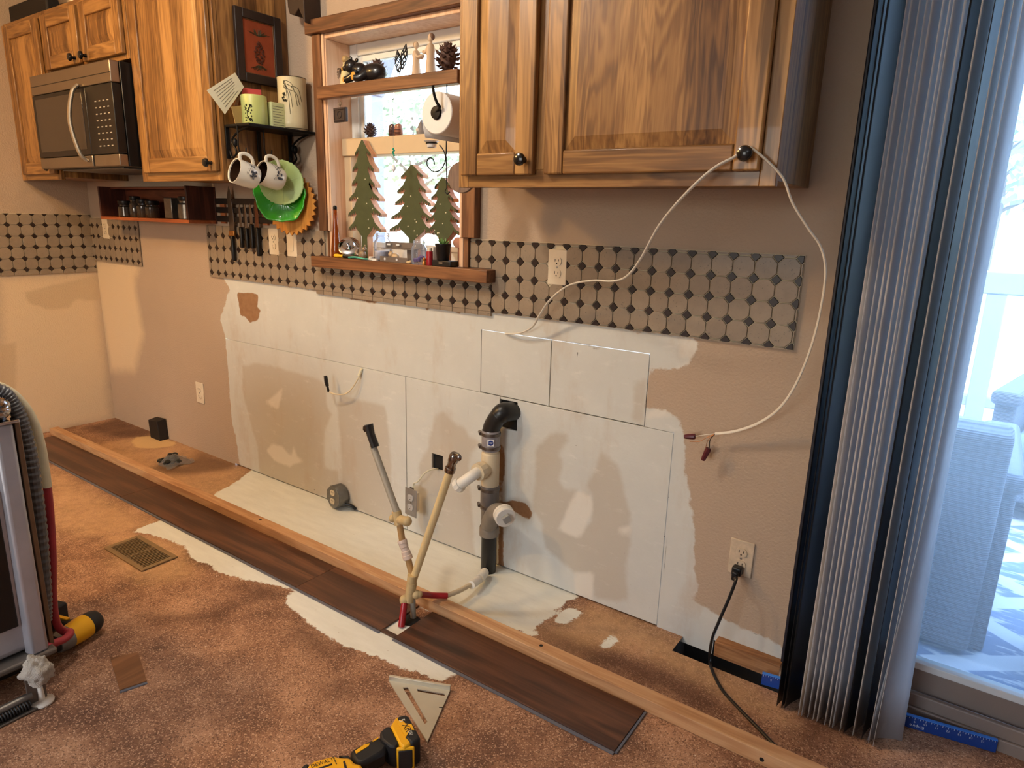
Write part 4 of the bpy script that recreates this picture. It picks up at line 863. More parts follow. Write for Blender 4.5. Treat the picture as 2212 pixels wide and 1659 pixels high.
# upper shelf
p = foot(745, 186, ZSH)
M_BEAR = pm('black_bear_glaze', S(24,22,24), .3, var=.2, coat=.3); M_PAWS = pm('ochre_paw', S(206,152,60), .5, var=.1)
bear = thing('bear_figurine', 'black bear figurine sprawled on its belly with ochre paws', 'figurine', (2.375, -.020, ZSH)); bx_, by_ = 2.375, -.020
m = MB(); m.ell((bx_+.035, by_+.010, ZSH+.034), .060, .036, .034, 16, 10); m.ell((bx_-.030, by_, ZSH+.046), .034, .028, .028, 14, 10); m.ell((bx_-.062, by_-.012, ZSH+.062), .027, .024, .024, 14, 10); m.ell((bx_-.084, by_-.020, ZSH+.056), .013, .011, .010, 10, 8)
for dy in (-.018, .012): m.ell((bx_-.052, by_+dy-.004, ZSH+.086), .008, .006, .008, 8, 6)
m.tube([(bx_-.020, by_-.020, ZSH+.036), (bx_-.045, by_-.030, ZSH+.018), (bx_-.070, by_-.034, ZSH+.012)], [.016, .014, .012], 10); m.tube([(bx_+.020, by_-.014, ZSH+.030), (bx_+.010, by_-.034, ZSH+.014), (bx_-.012, by_-.040, ZSH+.013)], [.018, .015, .013], 10)
build(m, 'body', M_BEAR, bear, 60)
for q, r in (((bx_-.075, by_-.037, ZSH+.014), .009), ((bx_-.016, by_-.045, ZSH+.020), .013), ((bx_-.096, by_-.024, ZSH+.055), .006)):
    m = MB(); m.ell(q, r, .004, r*1.15, 10, 6); build(m, 'pad', M_PAWS, bear)
pinecone('large open pinecone standing behind the bear figurine', 2.384, .034, ZSH, .042, .094, 60, (0, 0, 0))
ang = thing('angel_figurine', 'small pale yellow angel figurine with wire wings at the shelf end', 'figurine', (2.262, .000, ZSH)); M_ANG = pm('cream_resin', S(214,202,150), .5, var=.15)
m = MB(); m.lathe([(.026, 0), (.025, .02), (.016, .066), (.011, .080), (.012, .086), (.0005, .089)], (2.250, 0, ZSH), (0,0,1), 16); build(m, 'gown', M_ANG, ang, 50); m = MB(); m.ell((2.250, -.002, ZSH+.098), .014, nu=12, nv=8); build(m, 'head', pm('bald_tan', S(176,148,100), .4), ang); m = MB()
for k in range(8): a = R(150+k*9); m.tube([(2.240, -.006, ZSH+.066), (2.240+.036*math.cos(a), -.006, ZSH+.060+.036*math.sin(a)-.008)], .0012, 4)
build(m, 'wing', M_FRAME, ang)
wp = thing('wire_sculpture', 'openwork metal pinecone sculpture standing on a small base', 'sculpture', (2.528, .010, ZSH)); M_WIRE = pm('dark_wire', S(54,52,50), .4, .7)
m = MB(); m.box(2.494, 2.562, -.004, .024, ZSH, ZSH+.005); build(m, 'base', M_WIRE, wp, bevel=.001); m = MB(); m.tube(smooth_path([(2.526,.010,ZSH+.004), (2.522,.010,ZSH+.030)], 4), .0014, 5)
for s, c0, ax, L in ((0, V((2.520,.010,ZSH+.030)), V((-.10,0,1)), .075), (1, V((2.530,.012,ZSH+.040)), V((.30,0,1)), .085)):
    ax = ax.normalized(); e1 = ax.cross(V((0,1,0))).normalized(); e2 = V((0,1,0))
    for k in range(5):
        for dr in (1, -1): m.tube([c0+ax*(L*q)+e1*(.015*math.sin(math.pi*min(1, q*.9+.1))*math.cos(dr*5*q+k*1.257))+e2*(.008*math.sin(math.pi*min(1, q*.9+.1))*math.sin(dr*5*q+k*1.257)) for q in [i/10 for i in range(11)]], .0017, 4)
build(m, 'wire_cones', M_WIRE, wp); m = MB()
for k in range(14): a = R(200+random.uniform(-60, 200)); c0 = V((2.520+random.choice((-.016, .022)), .010, ZSH+random.choice((.035, .085)))); m.tube([c0, c0+V((math.cos(a)*.018, 0, math.sin(a)*.018))], .0006, 4)
build(m, 'wire_needles', M_WIRE, wp)
M_FIGW = pm('pale_carved_wood', S(206,180,150), .6, var=.1)
def figure(name, label, x, y, h, side):
    t = thing('carved_figurine', label, 'figurine', (x, y, ZSH), 'carved couple'); m = MB()
    m.lathe([(h*.155, 0), (h*.15, h*.10), (h*.115, h*.45), (h*.125, h*.62), (h*.10, h*.72), (h*.04, h*.77), (h*.035, h*.80)], (x, y, ZSH), (0,0,1), 16, sx=.8); build(m, 'gown', M_FIGW, t, 60)
    m = MB(); m.ell((x, y, ZSH+h*.89), h*.075, h*.075, h*.10, 12, 10); hd = build(m, 'head', M_FIGW, t); m = MB(); m.ell((x-side*.003, y+.002, ZSH+h*.91), h*.08, h*.078, h*.088, 12, 8); build(m, 'hair', pm('carved_hair', S(120,90,70), .7), hd)
    m = MB()
    for dy in (-.009, .008): m.tube(smooth_path([(x, y+dy, ZSH+h*.70), (x+side*.016, y+dy*1.1, ZSH+h*.56), (x+side*.033, y+dy*.4, ZSH+h*.60)], 4), [.006]*4+[.0052]*4+[.0042], 8)
    build(m, 'arm', M_FIGW, t, 60)
figure('carved_figurine', 'shorter carved wooden figure of a couple holding hands', 2.610, .004, .122, 1); figure('carved_figurine', 'taller carved wooden figure of a couple holding hands', 2.678, .004, .140, -1)
pinecone('big round open pinecone at the right end of the shelf', 2.775, -.018, ZSH, .052, .092, 54)
# meeting-rail ledge
pinecone('small upright pinecone on the middle ledge of the window', 2.304, .066, ZRAIL, .030, .056, 60)
M_OWL = pm('owl_brown', S(150,98,74), .5, var=.3, scale=60); M_OWLD = pm('owl_dark', S(70,44,40), .5, var=.2)
def owl(label, x, y, r, h, mt):
    t = thing('owl_figurine', label, 'figurine', (x, y, ZRAIL), 'owls on the middle ledge'); m = MB(); m.lathe([(r*.8, 0), (r, h*.2), (r*.96, h*.5), (r*.82, h*.68), (r*.84, h*.8), (r*.6, h*.95), (.0005, h)], (x, y, ZRAIL), (0,0,1), 16); build(m, 'body', mt, t, 60); m = MB()
    for s in (-1, 1): m.ell((x+s*r*.36, y-r*.66, ZRAIL+h*.78), r*.22, r*.14, r*.22, 8, 6)
    build(m, 'eye', pm('owl_eye', S(220,200,170), .4), t); m = MB()
    for k in range(4): m.tube([(x+r*1.0*math.cos(a), y+r*1.0*math.sin(a), ZRAIL+h*(.15+.11*k)) for a in [R(200+14*q) for q in range(11)]], .0012, 4)
    build(m, 'feathers', M_OWLD, t)
owl('darker brown owl figurine on the middle window ledge', 2.428, .062, .014, .046, M_OWLD); owl('lighter striped owl figurine on the middle window ledge', 2.462, .062, .017, .045, M_OWL)
gn = thing('gnome_figurine', 'grey pointed gnome figurine on the ledge beside the paper towel', 'figurine', (2.574, .066, ZRAIL)); m = MB(); m.lathe([(.017, 0), (.018, .01), (.013, .026), (.008, .038), (.0005, .056)], (2.574, .066, ZRAIL), (0,0,1), 14); build(m, 'body', pm('grey_resin', S(126,118,114), .6, var=.3, scale=80), gn, 60); m = MB(); m.ell((2.570, .050, ZRAIL+.016), .008, .004, .007, 8, 6); build(m, 'face', pm('pale_resin', S(214,206,196), .6), gn)
# hanging pieces
M_HOOK = pm('hook_brass', S(110,90,60), .35, .9)
def cuphook(label, x, y, z):
    m = MB(); m.tube([(x, y, z)]+[(x+.007*math.sin(R(a))*1.0-.0, y, z-.014-.007+.007*math.cos(R(a))) for a in range(0, 271, 30)], .0010, 6); return tag(build(m, 'cup_hook', M_HOOK), label, 'hook')
cuphook('small brass cup hook under the shelf holding the dark square tile', 2.262, -.046, 1.7238); cuphook('small brass cup hook under the shelf holding the crystal chain', 2.540, -.046, 1.7238)
co = thing('hanging_tile', 'square dark tile ornament hanging from the window shelf', 'ornament', (2.262, -.046, 1.632)); M_CO = pm('dark_clay', S(50,36,34), .6, var=.25, scale=60, bump=.2)
m = MB(); m.box(2.228, 2.298, -.052, -.040, 1.636, 1.688); build(m, 'slab', M_CO, co, bevel=.002); m = MB(); m.frame(2.232, 2.294, 1.640, 1.684, .004, -.0545, -.051); build(m, 'raised_edge', M_CO, co, bevel=.001); m = MB(); m.tube([(2.263+.012*math.cos(a), -.053, 1.662+.012*math.sin(a)) for a in [k*math.pi/8 for k in range(17)]], .0018, 6, cap=False); build(m, 'ring_motif', M_CO, co); m = MB(); m.tube([(2.263, -.046, 1.688), (2.2625, -.046, 1.7015)], .0006, 4); build(m, 'loop', M_HOOK, co)
cr = thing('sun_catcher', 'thin beaded chain with green beads and a clear crystal drop', 'ornament', (2.540, -.046, 1.46)); m = MB(); m.tube([(2.541, -.046, 1.7035), (2.541, -.046, 1.468)], .0006, 4); build(m, 'chain', pm('chain_silver', S(190,190,190), .3, .9), cr); m = MB()
for dz, dx in ((0, 0), (.006, -.003), (.011, .003), (-.006, .003), (.016, -.001)): m.ell((2.541+dx, -.046, 1.513+dz), .004, nu=8, nv=6)
build(m, 'green_bead', pm('green_glass_bead', S(20,150,120), .1, coat=.5), cr); m = MB(); m.lathe([(.0005, -.016), (.007, -.004), (.0075, .004), (.003, .012), (.0005, .014)], (2.541, -.046, 1.462), (0,0,1), 8); build(m, 'crystal', pm('crystal_clear', S(226,230,236), .05, coat=1.0), cr, 10)
# candle sconce on a scrolled bracket hung from the window shelf
sc_ = thing('candle_sconce', 'scrolled black iron sconce with a glass tealight cup in the window', 'sconce', (2.71, -.050, 1.42)); ys = -.052; PS = lambda x, y: aty(x, y, ys)
Zc = lambda q: [PS(*v) for v in zp(q, 9.215, 840, 260)]
m = MB(); m.tube([V((PS(965,305).x, ys, 1.7235))]+Zc([(1148,400),(1140,700),(1150,1000),(1155,1350),(1115,1410),(1160,1475),(1215,1425)]), .0022, 7); build(m, 'stem', M_IRON, sc_)
m = MB(); m.tube(smooth_path(Zc([(1010,490),(1090,600),(1125,720),(1110,850),(1040,970),(930,1025),(830,985),(760,880),(775,780),(830,745),(890,790),(908,885)]), 5), .0021, 7); build(m, 'scroll', M_IRON, sc_)
cc = PS(*zp([(850,470)], 9.215, 840, 260)[0]); m = MB(); m.lathe([(.0195, 0), (.0205, .001), (.0205, .003), (.0195, .004)], (cc.x, ys, cc.z), (0,0,1), 20); build(m, 'ring', M_IRON, sc_)
m = MB(); m.lathe([(.014, -.012), (.0165, -.010), (.0170, .004), (.026, .0085), (.027, .0095), (.016, .006), (.015, -.008), (.0005, -.009)], (cc.x, ys, cc.z), (0,0,1), 20, cap=False); build(m, 'glass_cup', pm('frosted_cup', S(226,224,222), .25, coat=.3), sc_, 50)
# round wooden trivet hanging beside the casing
m = MB(); c0 = aty(1000, 384, -.20); m.lathe([(.045, 0), (.047, .003), (.047, .011), (.045, .014)], (c0.x, -.20, c0.z), (.25,-.97,0), 28)
tv = thing('round_trivet', 'round brown wooden disc hanging half behind the cabinet edge', 'trivet', (c0.x, -.20, c0.z-.047)); build(m, 'disc', wood('trivet_wood', S(84,62,50), S(116,92,76), S(140,114,94), 'z', 'x', 2.0, rough=.6), tv); m = MB(); m.tube(smooth_path([(c0.x-.008, -.203, c0.z+.045), (c0.x-.004, -.203, c0.z+.056), (c0.x+.008, -.203, c0.z+.056)], 4), .0016, 6); build(m, 'hanger', M_IRON, tv)
# paper towel on the cabinet side
M_TOWEL = pm('paper_towel', S(232,228,222), .9, var=.03, scale=120, bump=.5); M_TCORE = pm('card_core', S(70,52,44), .8)
pt = thing('paper_towel_roll', 'paper towel roll with a sheet hanging down beside the cabinet', 'paper towel', (2.992, -.17, 1.50)); cx, cz, rr = 2.984, 1.590, .059
m = MB(); m.lathe([(.020, 0), (rr-.002, 0), (rr, .002), (rr, .278), (rr-.002, .28), (.020, .28), (.020, 0)], (cx, -.312, cz), (0,1,0), 36, cap=False); build(m, 'roll', M_TOWEL, pt, 40)
m = MB(); m.lathe([(.0195, .004), (.0195, .276)], (cx, -.312, cz), (0,1,0), 24); build(m, 'core', M_TCORE, pt, 40)
m = MB(); pts = [(cx-rr-.0005, cz), (cx-rr+.001, cz-.03), (cx-rr+.005, cz-.048), (cx-rr+.010, cz-.066)]
vs = [(x, y, z) for x, z in pts for y in (-.308, -.034)]; m.add(vs, [(2*i, 2*i+1, 2*i+3, 2*i+2) for i in range(3)]); so = build(m, 'hanging_sheet', M_TOWEL, pt, 60); k = so.modifiers.new('thick', 'SOLIDIFY'); k.thickness = .0012
ph = thing('towel_holder', 'black iron holder arm hooked into the paper towel roll', 'holder', (cx, -.32, 1.58)); m = MB(); m.tube(smooth_path([aty(935,184,-.34), aty(938,205,-.336), aty(944,222,-.330), aty(950,232,-.322), V((cx, -.316, cz))], 6), .0042, 8); build(m, 'arm', M_IRON, ph); m = MB(); m.lathe([(.0165, 0), (.0175, .003), (.0175, .006), (.0005, .008)], (cx, -.3125, cz), (0,-1,0), 20); build(m, 'end_cap', M_IRON, ph); m = MB(); m.tube([(cx, -.316, cz), (cx, -.02, cz)], .005, 8); m.box(cx-.004, 3.0835, -.030, -.018, cz-.012, cz+.012); build(m, 'rod', M_IRON, ph)
# sill: bottle, strainer, tools, figurines, jars, bracket, pot
def amber():
    t = NT('amber_glass'); n = t.noise(t.obj(), 6, 2); c = t.mix(n, S(150,70,14), S(190,98,30)); t.pr(c, .06, 0, None, .5, trans=.75, ior=1.3, coat=.3); return t.m
bo = thing('amber_bottle', 'tall tapering amber glass bottle with a dark stopper on the sill', 'bottle', (2.193, -.030, ZSILL)); m = MB(); m.lathe([(.019, 0), (.0215, .004), (.021, .03), (.014, .09), (.0085, .150), (.0075, .186), (.009, .190)], (2.193, -.030, ZSILL), (0,0,1), 18); build(m, 'glass', amber(), bo, 60); m = MB(); m.lathe([(.006, .188), (.008, .192), (.0085, .198), (.006, .204), (.0005, .205)], (2.193, -.030, ZSILL), (0,0,1), 14); build(m, 'stopper', M_IRON, bo)
M_CHROME = pm('bright_chrome', S(206,208,212), .08, 1.0, var=.04)
st = thing('sink_strainer', 'shiny chrome sink strainer basket tipped on edge by the tall tree', 'strainer', (2.272, .015, ZSILL)); c0 = V((2.258, -.022, ZSILL+.050)); nn = V((.42, -.60, .62)).normalized()
m = MB(); m.lathe([(.0005, .008), (.022, .009), (.026, .002), (.040, .000), (.044, -.002), (.043, -.006), (.028, -.010), (.018, -.024), (.0005, -.026)], c0, nn, 26, sx=1); build(m, 'basket', M_CHROME, st, 50); m = MB(); m.lathe([(.004, .008), (.004, .020), (.009, .022), (.009, .027), (.0005, .028)], c0, nn, 12); build(m, 'stem_knob', M_CHROME, st)
m = MB(); pts = [foot(733, 551, ZSILL+.008), foot(752, 545, ZSILL+.008)]; sd = thing('screwdriver', 'black-bladed tool with a yellow handle end on the sill', 'tool', (2.24, -.04, ZSILL))
a0 = V((2.205, -.050, ZSILL+.0085)); a1 = V((2.250, -.044, ZSILL+.0085)); a2 = V((2.330, -.030, ZSILL+.0085)); m.tube([a0, a0.lerp(a1, .3), a0.lerp(a1, .6), a1], [.0065, .0080, .0060, .0068], 10); build(m, 'yellow_end', pm('yellow_plastic', S(232,186,40), .35), sd, 60); m = MB(); m.tube([a1, a1.lerp(a2, .5), a2], [.0066, .0078, .0055], 10); build(m, 'black_grip', M_HANDLE, sd, 60)
tb = thing('toothbrush', 'teal toothbrush lying along the front of the sill', 'toothbrush', (2.36, -.05, ZSILL)); m = MB(); m.tube(smooth_path([(2.290, -.052, ZSILL+.005), (2.330, -.055, ZSILL+.009), (2.375, -.052, ZSILL+.005), (2.400, -.050, ZSILL+.005)], 5), .0042, 8, flat=.8); build(m, 'handle', pm('teal_plastic', S(70,170,150), .3), tb); m = MB(); m.tube([(2.400, -.050, ZSILL+.005), (2.425, -.049, ZSILL+.004)], .003, 6); m.box(2.425, 2.448, -.054, -.044, ZSILL+.001, ZSILL+.009); build(m, 'head', pm('white_bristle', S(226,228,224), .6), tb)
sp = thing('sponge', 'small green scrubber tucked behind the yellow-handled tool', 'sponge', (2.262, -.006, ZSILL)); m = MB(); m.box(2.222, 2.268, -.022, .000, ZSILL, ZSILL+.020); build(m, 'foam', pm('green_foam', S(84,176,96), .8, var=.2, scale=90, bump=.4), sp, bevel=.004)
M_SQ = pm('taupe_ceramic', S(134,112,90), .35, var=.25, scale=50, coat=.3)
sq = thing('squirrel_figurine', 'glazed brown squirrel figurine in front of the tallest tree', 'figurine', (2.345, -.024, ZSILL)); m = MB(); m.ell((2.338, -.024, ZSILL+.018), .020, .012, .017, 14, 10); m.ell((2.352, -.025, ZSILL+.040), .009, .009, .010, 12, 8); m.ell((2.358, -.028, ZSILL+.038), .006, .005, .005, 8, 6); m.ell((2.356, -.025, ZSILL+.053), .003, .002, .006, 6, 4); m.tube(smooth_path([(2.318, -.022, ZSILL+.012), (2.304, -.022, ZSILL+.022), (2.312, -.022, ZSILL+.040)], 4), [.006, .007, .008, .009, .009, .008, .007, .006, .004], 8); build(m, 'body', M_SQ, sq, 60)
M_CLEAR = glass('clear_jar_glass', (.93,.95,.97), rough=.02, haze=.10); M_SAND = pm('pale_crystals', S(206,200,208), .7, var=.2, scale=120)
def mason(label, x, y, r, h, fill=None, fmat=None):
    t = thing('glass_jar', label, 'jar', (x, y, ZSILL)); m = MB(); m.lathe([(r*.9, 0), (r, .004), (r, h*.68), (r*.74, h*.80), (r*.74, h*.86), (r*.80, h*.87), (r*.80, h*.89), (r*.74, h*.90), (r*.80, h*.93), (r*.80, h*.95), (r*.74, h*.97), (r*.74, h)], (x, y, ZSILL), (0,0,1), 24, cap=False); m.lathe([(.0005, .003), (r*.9, 0)], (x, y, ZSILL), (0,0,1), 24, cap=False); build(m, 'glass', M_CLEAR, t, 50)
    if fill: m = MB(); m.lathe([(r*.86, .004), (r*.93, .010), (r*.93, fill), (.0005, fill*1.05)], (x, y, ZSILL), (0,0,1), 18); build(m, 'contents', fmat, t)
    return t
mason('round clear glass jar with pale contents in front of the tallest tree', 2.430, .000, .034, .105, .036, M_SAND)
j2 = mason('clear mason jar with purple scraps in it near the flower pot', 2.655, -.036, .0290, .086); m = MB(); random.seed(4)
for k in range(9): m.ell((2.655+random.uniform(-.014, .014), -.036+random.uniform(-.014, .014), ZSILL+.008+random.uniform(0, .022)), .009, .006, .006, 7, 5)
build(m, 'purple_scraps', pm('purple_glass', S(92,60,130), .3, var=.3), j2)
m = MB(); m.lathe([(.0095, 0), (.010, .002), (.010, .013), (.0095, .015)], (2.402, -.036, ZSILL), (0,0,1), 14); tag(build(m, 'bottle_cap', pm('pale_cap', S(206,196,182), .4, var=.15)), 'small pale cap in front of the round jar', 'cap')
# perforated metal bracket
br = thing('metal_bracket', 'grey perforated steel bracket lying across the sill', 'bracket', (2.56, -.03, ZSILL)); M_BRK = pm('bare_steel', S(128,120,116), .45, .6, var=.2, scale=50)
def bp(x, y, d): q = aty(x, y, d); return q
m = MB(); m.box(2.448, 2.640, -.004, -.001, ZSILL+.052, ZSILL+.074); m.box(2.448, 2.622, -.040, -.002, ZSILL+.049, ZSILL+.052); m.box(2.570, 2.624, -.0125, -.0095, ZSILL+.0022, ZSILL+.050); m.box(2.455, 2.600, -.040, -.012, ZSILL, ZSILL+.0022); m.box(2.455, 2.600, -.042, -.040, ZSILL, ZSILL+.020); m.box(2.690, 2.745, .002, .005, ZSILL, ZSILL+.064); build(m, 'plate', M_BRK, br, bevel=.001); m = MB()
for x in (2.474, 2.522): m.box(x-.009, x+.009, -.0127, -.0085, ZSILL+.061, ZSILL+.067)
for x in (2.482, 2.545): m.lathe([(.005, 0), (.0045, .0006)], (x, -.0421, ZSILL+.010), (0,-1,0), 12)
build(m, 'punched_hole', pm('hole_light', S(214,218,222), .6), br)
ct = thing('cat_figurine', 'small tan and cream cat figurine behind the metal bracket', 'figurine', (2.512, -.024, ZSILL+.0024)); m = MB(); m.ell((2.520, -.024, ZSILL+.0176), .020, .011, .015, 12, 8); m.ell((2.500, -.026, ZSILL+.028), .012, .010, .011, 12, 8); m.ell((2.494, -.024, ZSILL+.040), .003, .002, .004, 6, 4); m.ell((2.504, -.024, ZSILL+.040), .003, .002, .004, 6, 4); build(m, 'body', pm('calico_glaze', S(188,160,124), .35, var=.5, scale=45, coat=.3), ct, 60)
m = MB(); m.ell((2.612, -.048, ZSILL+.005), .012, .005, .005, 10, 6); m.ell((2.622, -.048, ZSILL+.008), .005, .005, .005, 8, 6); tag(build(m, 'bird_figurine', pm('tiny_bird', S(206,182,140), .4, var=.3, scale=80)), 'tiny cream bird figurine left of the purple mason jar', 'figurine')
sm = thing('spice_bottle', 'small red bottle with a white cap beside the black flower pot', 'bottle', (2.712, -.042, ZSILL)); m = MB(); m.lathe([(.013, 0), (.0135, .002), (.0125, .02), (.0125, .045), (.011, .050)], (2.712, -.042, ZSILL), (0,0,1), 16); build(m, 'body', pm('dark_red_plastic', S(150,30,38), .35), sm); m = MB(); m.lathe([(.0085, .050), (.0085, .062), (.0005, .063)], (2.712, -.042, ZSILL), (0,0,1), 14); build(m, 'cap', M_IVORY, sm)
gd = thing('gold_figurine', 'little golden ball-headed figurine in front of the red bottle', 'figurine', (2.700, -.056, ZSILL)); M_GOLD = pm('gold_paint', S(160,110,50), .35, .5); m = MB(); m.lathe([(.008, 0), (.009, .004), (.006, .014), (.0005, .017)], (2.697, -.054, ZSILL), (0,0,1), 12); build(m, 'base', M_GOLD, gd, 60); m = MB(); m.ell((2.697, -.054, ZSILL+.021), .007, nu=10, nv=8); build(m, 'head', M_GOLD, gd)
bb = thing('black_case', 'small flat black hinged case at the right end of the sill', 'case', (2.770, -.040, ZSILL)); m = MB(); m.box(2.738, 2.826, -.060, -.014, ZSILL, ZSILL+.021); build(m, 'body', M_HANDLE, bb, bevel=.003); m = MB(); m.box(2.772, 2.790, -.0615, -.0595, ZSILL+.010, ZSILL+.016); build(m, 'latch', M_SCREW, bb)
po = thing('potted_succulent', 'small green succulent in a black pot standing on the black case', 'potted plant', (2.772, -.037, ZSILL+.0212)); zb = ZSILL+.0212; m = MB(); m.lathe([(.021, 0), (.022, .002), (.0275, .050), (.0290, .052), (.0290, .058), (.0265, .058), (.0255, .050), (.0005, .048)], (2.772, -.037, zb), (0,0,1), 22, cap=False); build(m, 'pot', M_HANDLE, po, 40); m = MB(); m.lathe([(.025, .046), (.024, .050), (.0005, .052)], (2.772, -.037, zb), (0,0,1), 16); build(m, 'soil', pm('dark_soil', S(54,40,30), .95, var=.4, scale=120), po)
M_SUCC = pm('succulent_leaf', S(110,150,84), .5, var=.3, scale=40); random.seed(6)
for k in range(13):
    a = k*2.4; el = R(20+50*(k/13)); L = .030-.008*(k/13); d = V((math.cos(a)*math.cos(el), math.sin(a)*math.cos(el), math.sin(el))); c0 = V((2.772, -.037, zb+.052)); m = MB(); m.tube([c0, c0+d*L*.4, c0+d*L*.75+V((0,0,.002)), c0+d*L+V((0,0,.005))], [.0025, .0048, .0036, .0006], 6, flat=.5); build(m, 'leaf', M_SUCC, po, 60)
m = MB(); m.lathe([(.019, 0), (.019, .003), (.018, .006), (.0005, .007)], (2.806, .006, ZSILL+.084), (.3,-.95,0), 20); m.tube([(2.806, .008, ZSILL+.066), (2.804, .010, ZSILL+.001)], .003, 8); tag(build(m, 'wooden_scoop', pm('pink_wood', S(178,124,98), .6, var=.15)), 'round pinkish wooden scoop standing behind the succulent', 'scoop')
# ------------------------------------------------------------------ drain stack
M_ABS = pm('black_abs', S(30,30,30), .35, var=.35, scale=30); M_PVC = pm('stained_white_pvc', S(206,190,160), .4, var=.16, scale=14); M_PVCW = pm('clean_white_pvc', S(226,222,212), .35, var=.04); M_RUB = pm('smoky_coupling', S(112,104,98), .35, var=.25, scale=24); M_DIRTY = pm('dirty_grey_pipe', S(128,120,110), .5, var=.5, scale=16); M_CLAMP = pm('clamp_steel', S(120,112,106), .35, .9, var=.2)
dx, dy = 3.016, -.056
ds = thing('drain_pipe', 'black and white drain stack with couplings coming out of the wall', 'pipe', (dx, dy, 0))
m = MB(); m.lathe([(.0285, .001), (.0285, .175)], (dx, dy, 0), (0,0,1), 24); build(m, 'lower_pipe', M_ABS, ds, 40)
m = MB(); m.lathe([(.0360, .150), (.0365, .154), (.0365, .180), (.034, .186)], (dx, dy, 0), (0,0,1), 24); m.lathe([(.031, .180), (.031, .262)], (dx, dy, 0), (0,0,1), 24)
bp_ = smooth_path([(dx, dy-.005, .185), (dx+.022, dy-.022, .222), (dx+.058, dy-.042, .272), (dx+.098, dy-.062, .290), (dx+.122, dy-.074, .287)], 6); m.tube(bp_, [.026, .028, .030]+[.031]*22, 18); build(m, 'wye_fitting', M_DIRTY, ds, 50)
e0 = V(bp_[-1]); ed = (V(bp_[-1])-V(bp_[-2])).normalized(); ed = V((.80, -.58, -.10)).normalized()
m = MB(); m.lathe([(.031, -.022), (.037, -.020), (.037, -.008), (.034, -.006), (.037, -.004), (.037, .010), (.034, .013), (.0005, .013)], e0, ed, 26); co_ = build(m, 'cleanout_plug', M_PVCW, ds, 40)
a_ = ed.cross(V((0,0,1))).normalized(); b_ = ed.cross(a_); m = MB(); c2 = e0+ed*.019; q = R(30); u_ = a_*math.cos(q)+b_*math.sin(q); w_ = b_*math.cos(q)-a_*math.sin(q); m.obox(c2, u_*.013, w_*.013, ed*.008); build(m, 'square_boss', pm('boss_grey', S(150,148,142), .4), co_, bevel=.001)
m = MB(); m.lathe([(.0335, .255), (.0345, .258), (.0345, .346), (.0335, .350)], (dx, dy, 0), (0,0,1), 24); build(m, 'rubber_coupling', M_RUB, ds)
for z in (.268, .334, .496, .546):
    m = MB(); m.lathe([(.0350, z-.006), (.0362, z-.005), (.0362, z+.005), (.0350, z+.006)], (dx, dy, 0), (0,0,1), 24, cap=False); cl = build(m, 'hose_clamp', M_CLAMP, ds); m = MB(); m.tube([(dx-.044, dy-.010, z), (dx-.026, dy-.028, z)], .0062, 8); build(m, 'clamp_screw', M_CLAMP, cl)
m = MB(); m.lathe([(.0320, .345), (.0335, .348), (.0335, .470), (.0320, .474), (.0285, .476), (.0285, .492)], (dx, dy, 0), (0,0,1), 24); m.tube([(dx, dy, .420), (dx-.004, dy-.046, .418)], .0265, 20); build(m, 'tee', M_PVC, ds, 40)
m = MB(); m.tube([(dx-.004, dy-.040, .418), (dx-.006, dy-.068, .416)], .0320, 12); build(m, 'slip_nut', M_PVC, ds, 20)
tp = smooth_path([(dx-.006, dy-.062, .417), (dx-.010, dy-.092, .410), (dx-.028, dy-.110, .392), (dx-.048, dy-.116, .374)], 6); m = MB(); m.tube(tp, .0200, 18); build(m, 'trap_arm', M_PVCW, ds, 60)
td = (V(tp[-1])-V(tp[-2])).normalized(); m = MB(); m.lathe([(.0245, -.006), (.0262, -.004), (.0262, .012), (.0245, .015), (.0005, .015)], tp[-1], td, 10); build(m, 'end_nut', M_PVCW, ds, 20)
m = MB(); m.lathe([(.0330, .484), (.0340, .487), (.0340, .556), (.0330, .559)], (dx, dy, 0), (0,0,1), 24); build(m, 'clear_coupling', pm('grey_clear_coupling', S(140,134,136), .15, var=.2, coat=.5), ds)
sd_ = V((.596, -.803, 0)); sa_ = V((.803, .596, 0)); sc0 = V((dx, dy, .521))+sd_*.0352
m = MB(); m.obox(sc0, sa_*.012, V((0,0,.012)), sd_*.0004); stk = build(m, 'sticker', pm('sticker_white', S(236,234,230), .5), ds, 0); m = MB(); m.lathe([(.0096, 0), (.0096, .0005)], sc0+sd_*.0003, sd_, 24); build(m, 'blue_disc', pm('sticker_blue', S(20,50,130), .4), stk)
def plane_M(o, ax, ay):
    ax, ay = V(ax).normalized(), V(ay).normalized(); n = ax.cross(ay); o = V(o)
    return Matrix(((ax.x, ay.x, n.x, o.x), (ax.y, ay.y, n.y, o.y), (ax.z, ay.z, n.z, o.z), (0,0,0,1)))
lettering('NSF', .0088, pm('sticker_ink', S(236,236,240), .5), stk, plane_M(sc0+sd_*.0011, sa_, (0,0,1)), name='sticker_text')
up = smooth_path([(dx, dy, .550), (dx+.004, dy, .572), (dx+.022, dy, .604), (dx+.042, dy+.003, .628)], 6); m = MB(); m.tube(up, .0315, 20); build(m, 'elbow', M_ABS, ds, 60)
up2 = smooth_path([(dx+.032, dy+.001, .616), (dx+.046, dy+.010, .632), (dx+.054, dy+.040, .628), (dx+.055, dy+.110, .622)], 6); m = MB(); m.tube(up2, .0345, 20); build(m, 'wall_elbow', M_ABS, ds, 60)
m = MB(); random.seed(8)
for k in range(7): a = -1.9+random.uniform(-.5, .7); m.ell((dx+.046+.030*math.cos(a), dy+.030+random.uniform(-.02, .012), .634+.031*math.sin(a)*random.uniform(.2, 1)), .010, .010, .007, 7, 5)
build(m, 'glue_smear', M_PVC, ds)
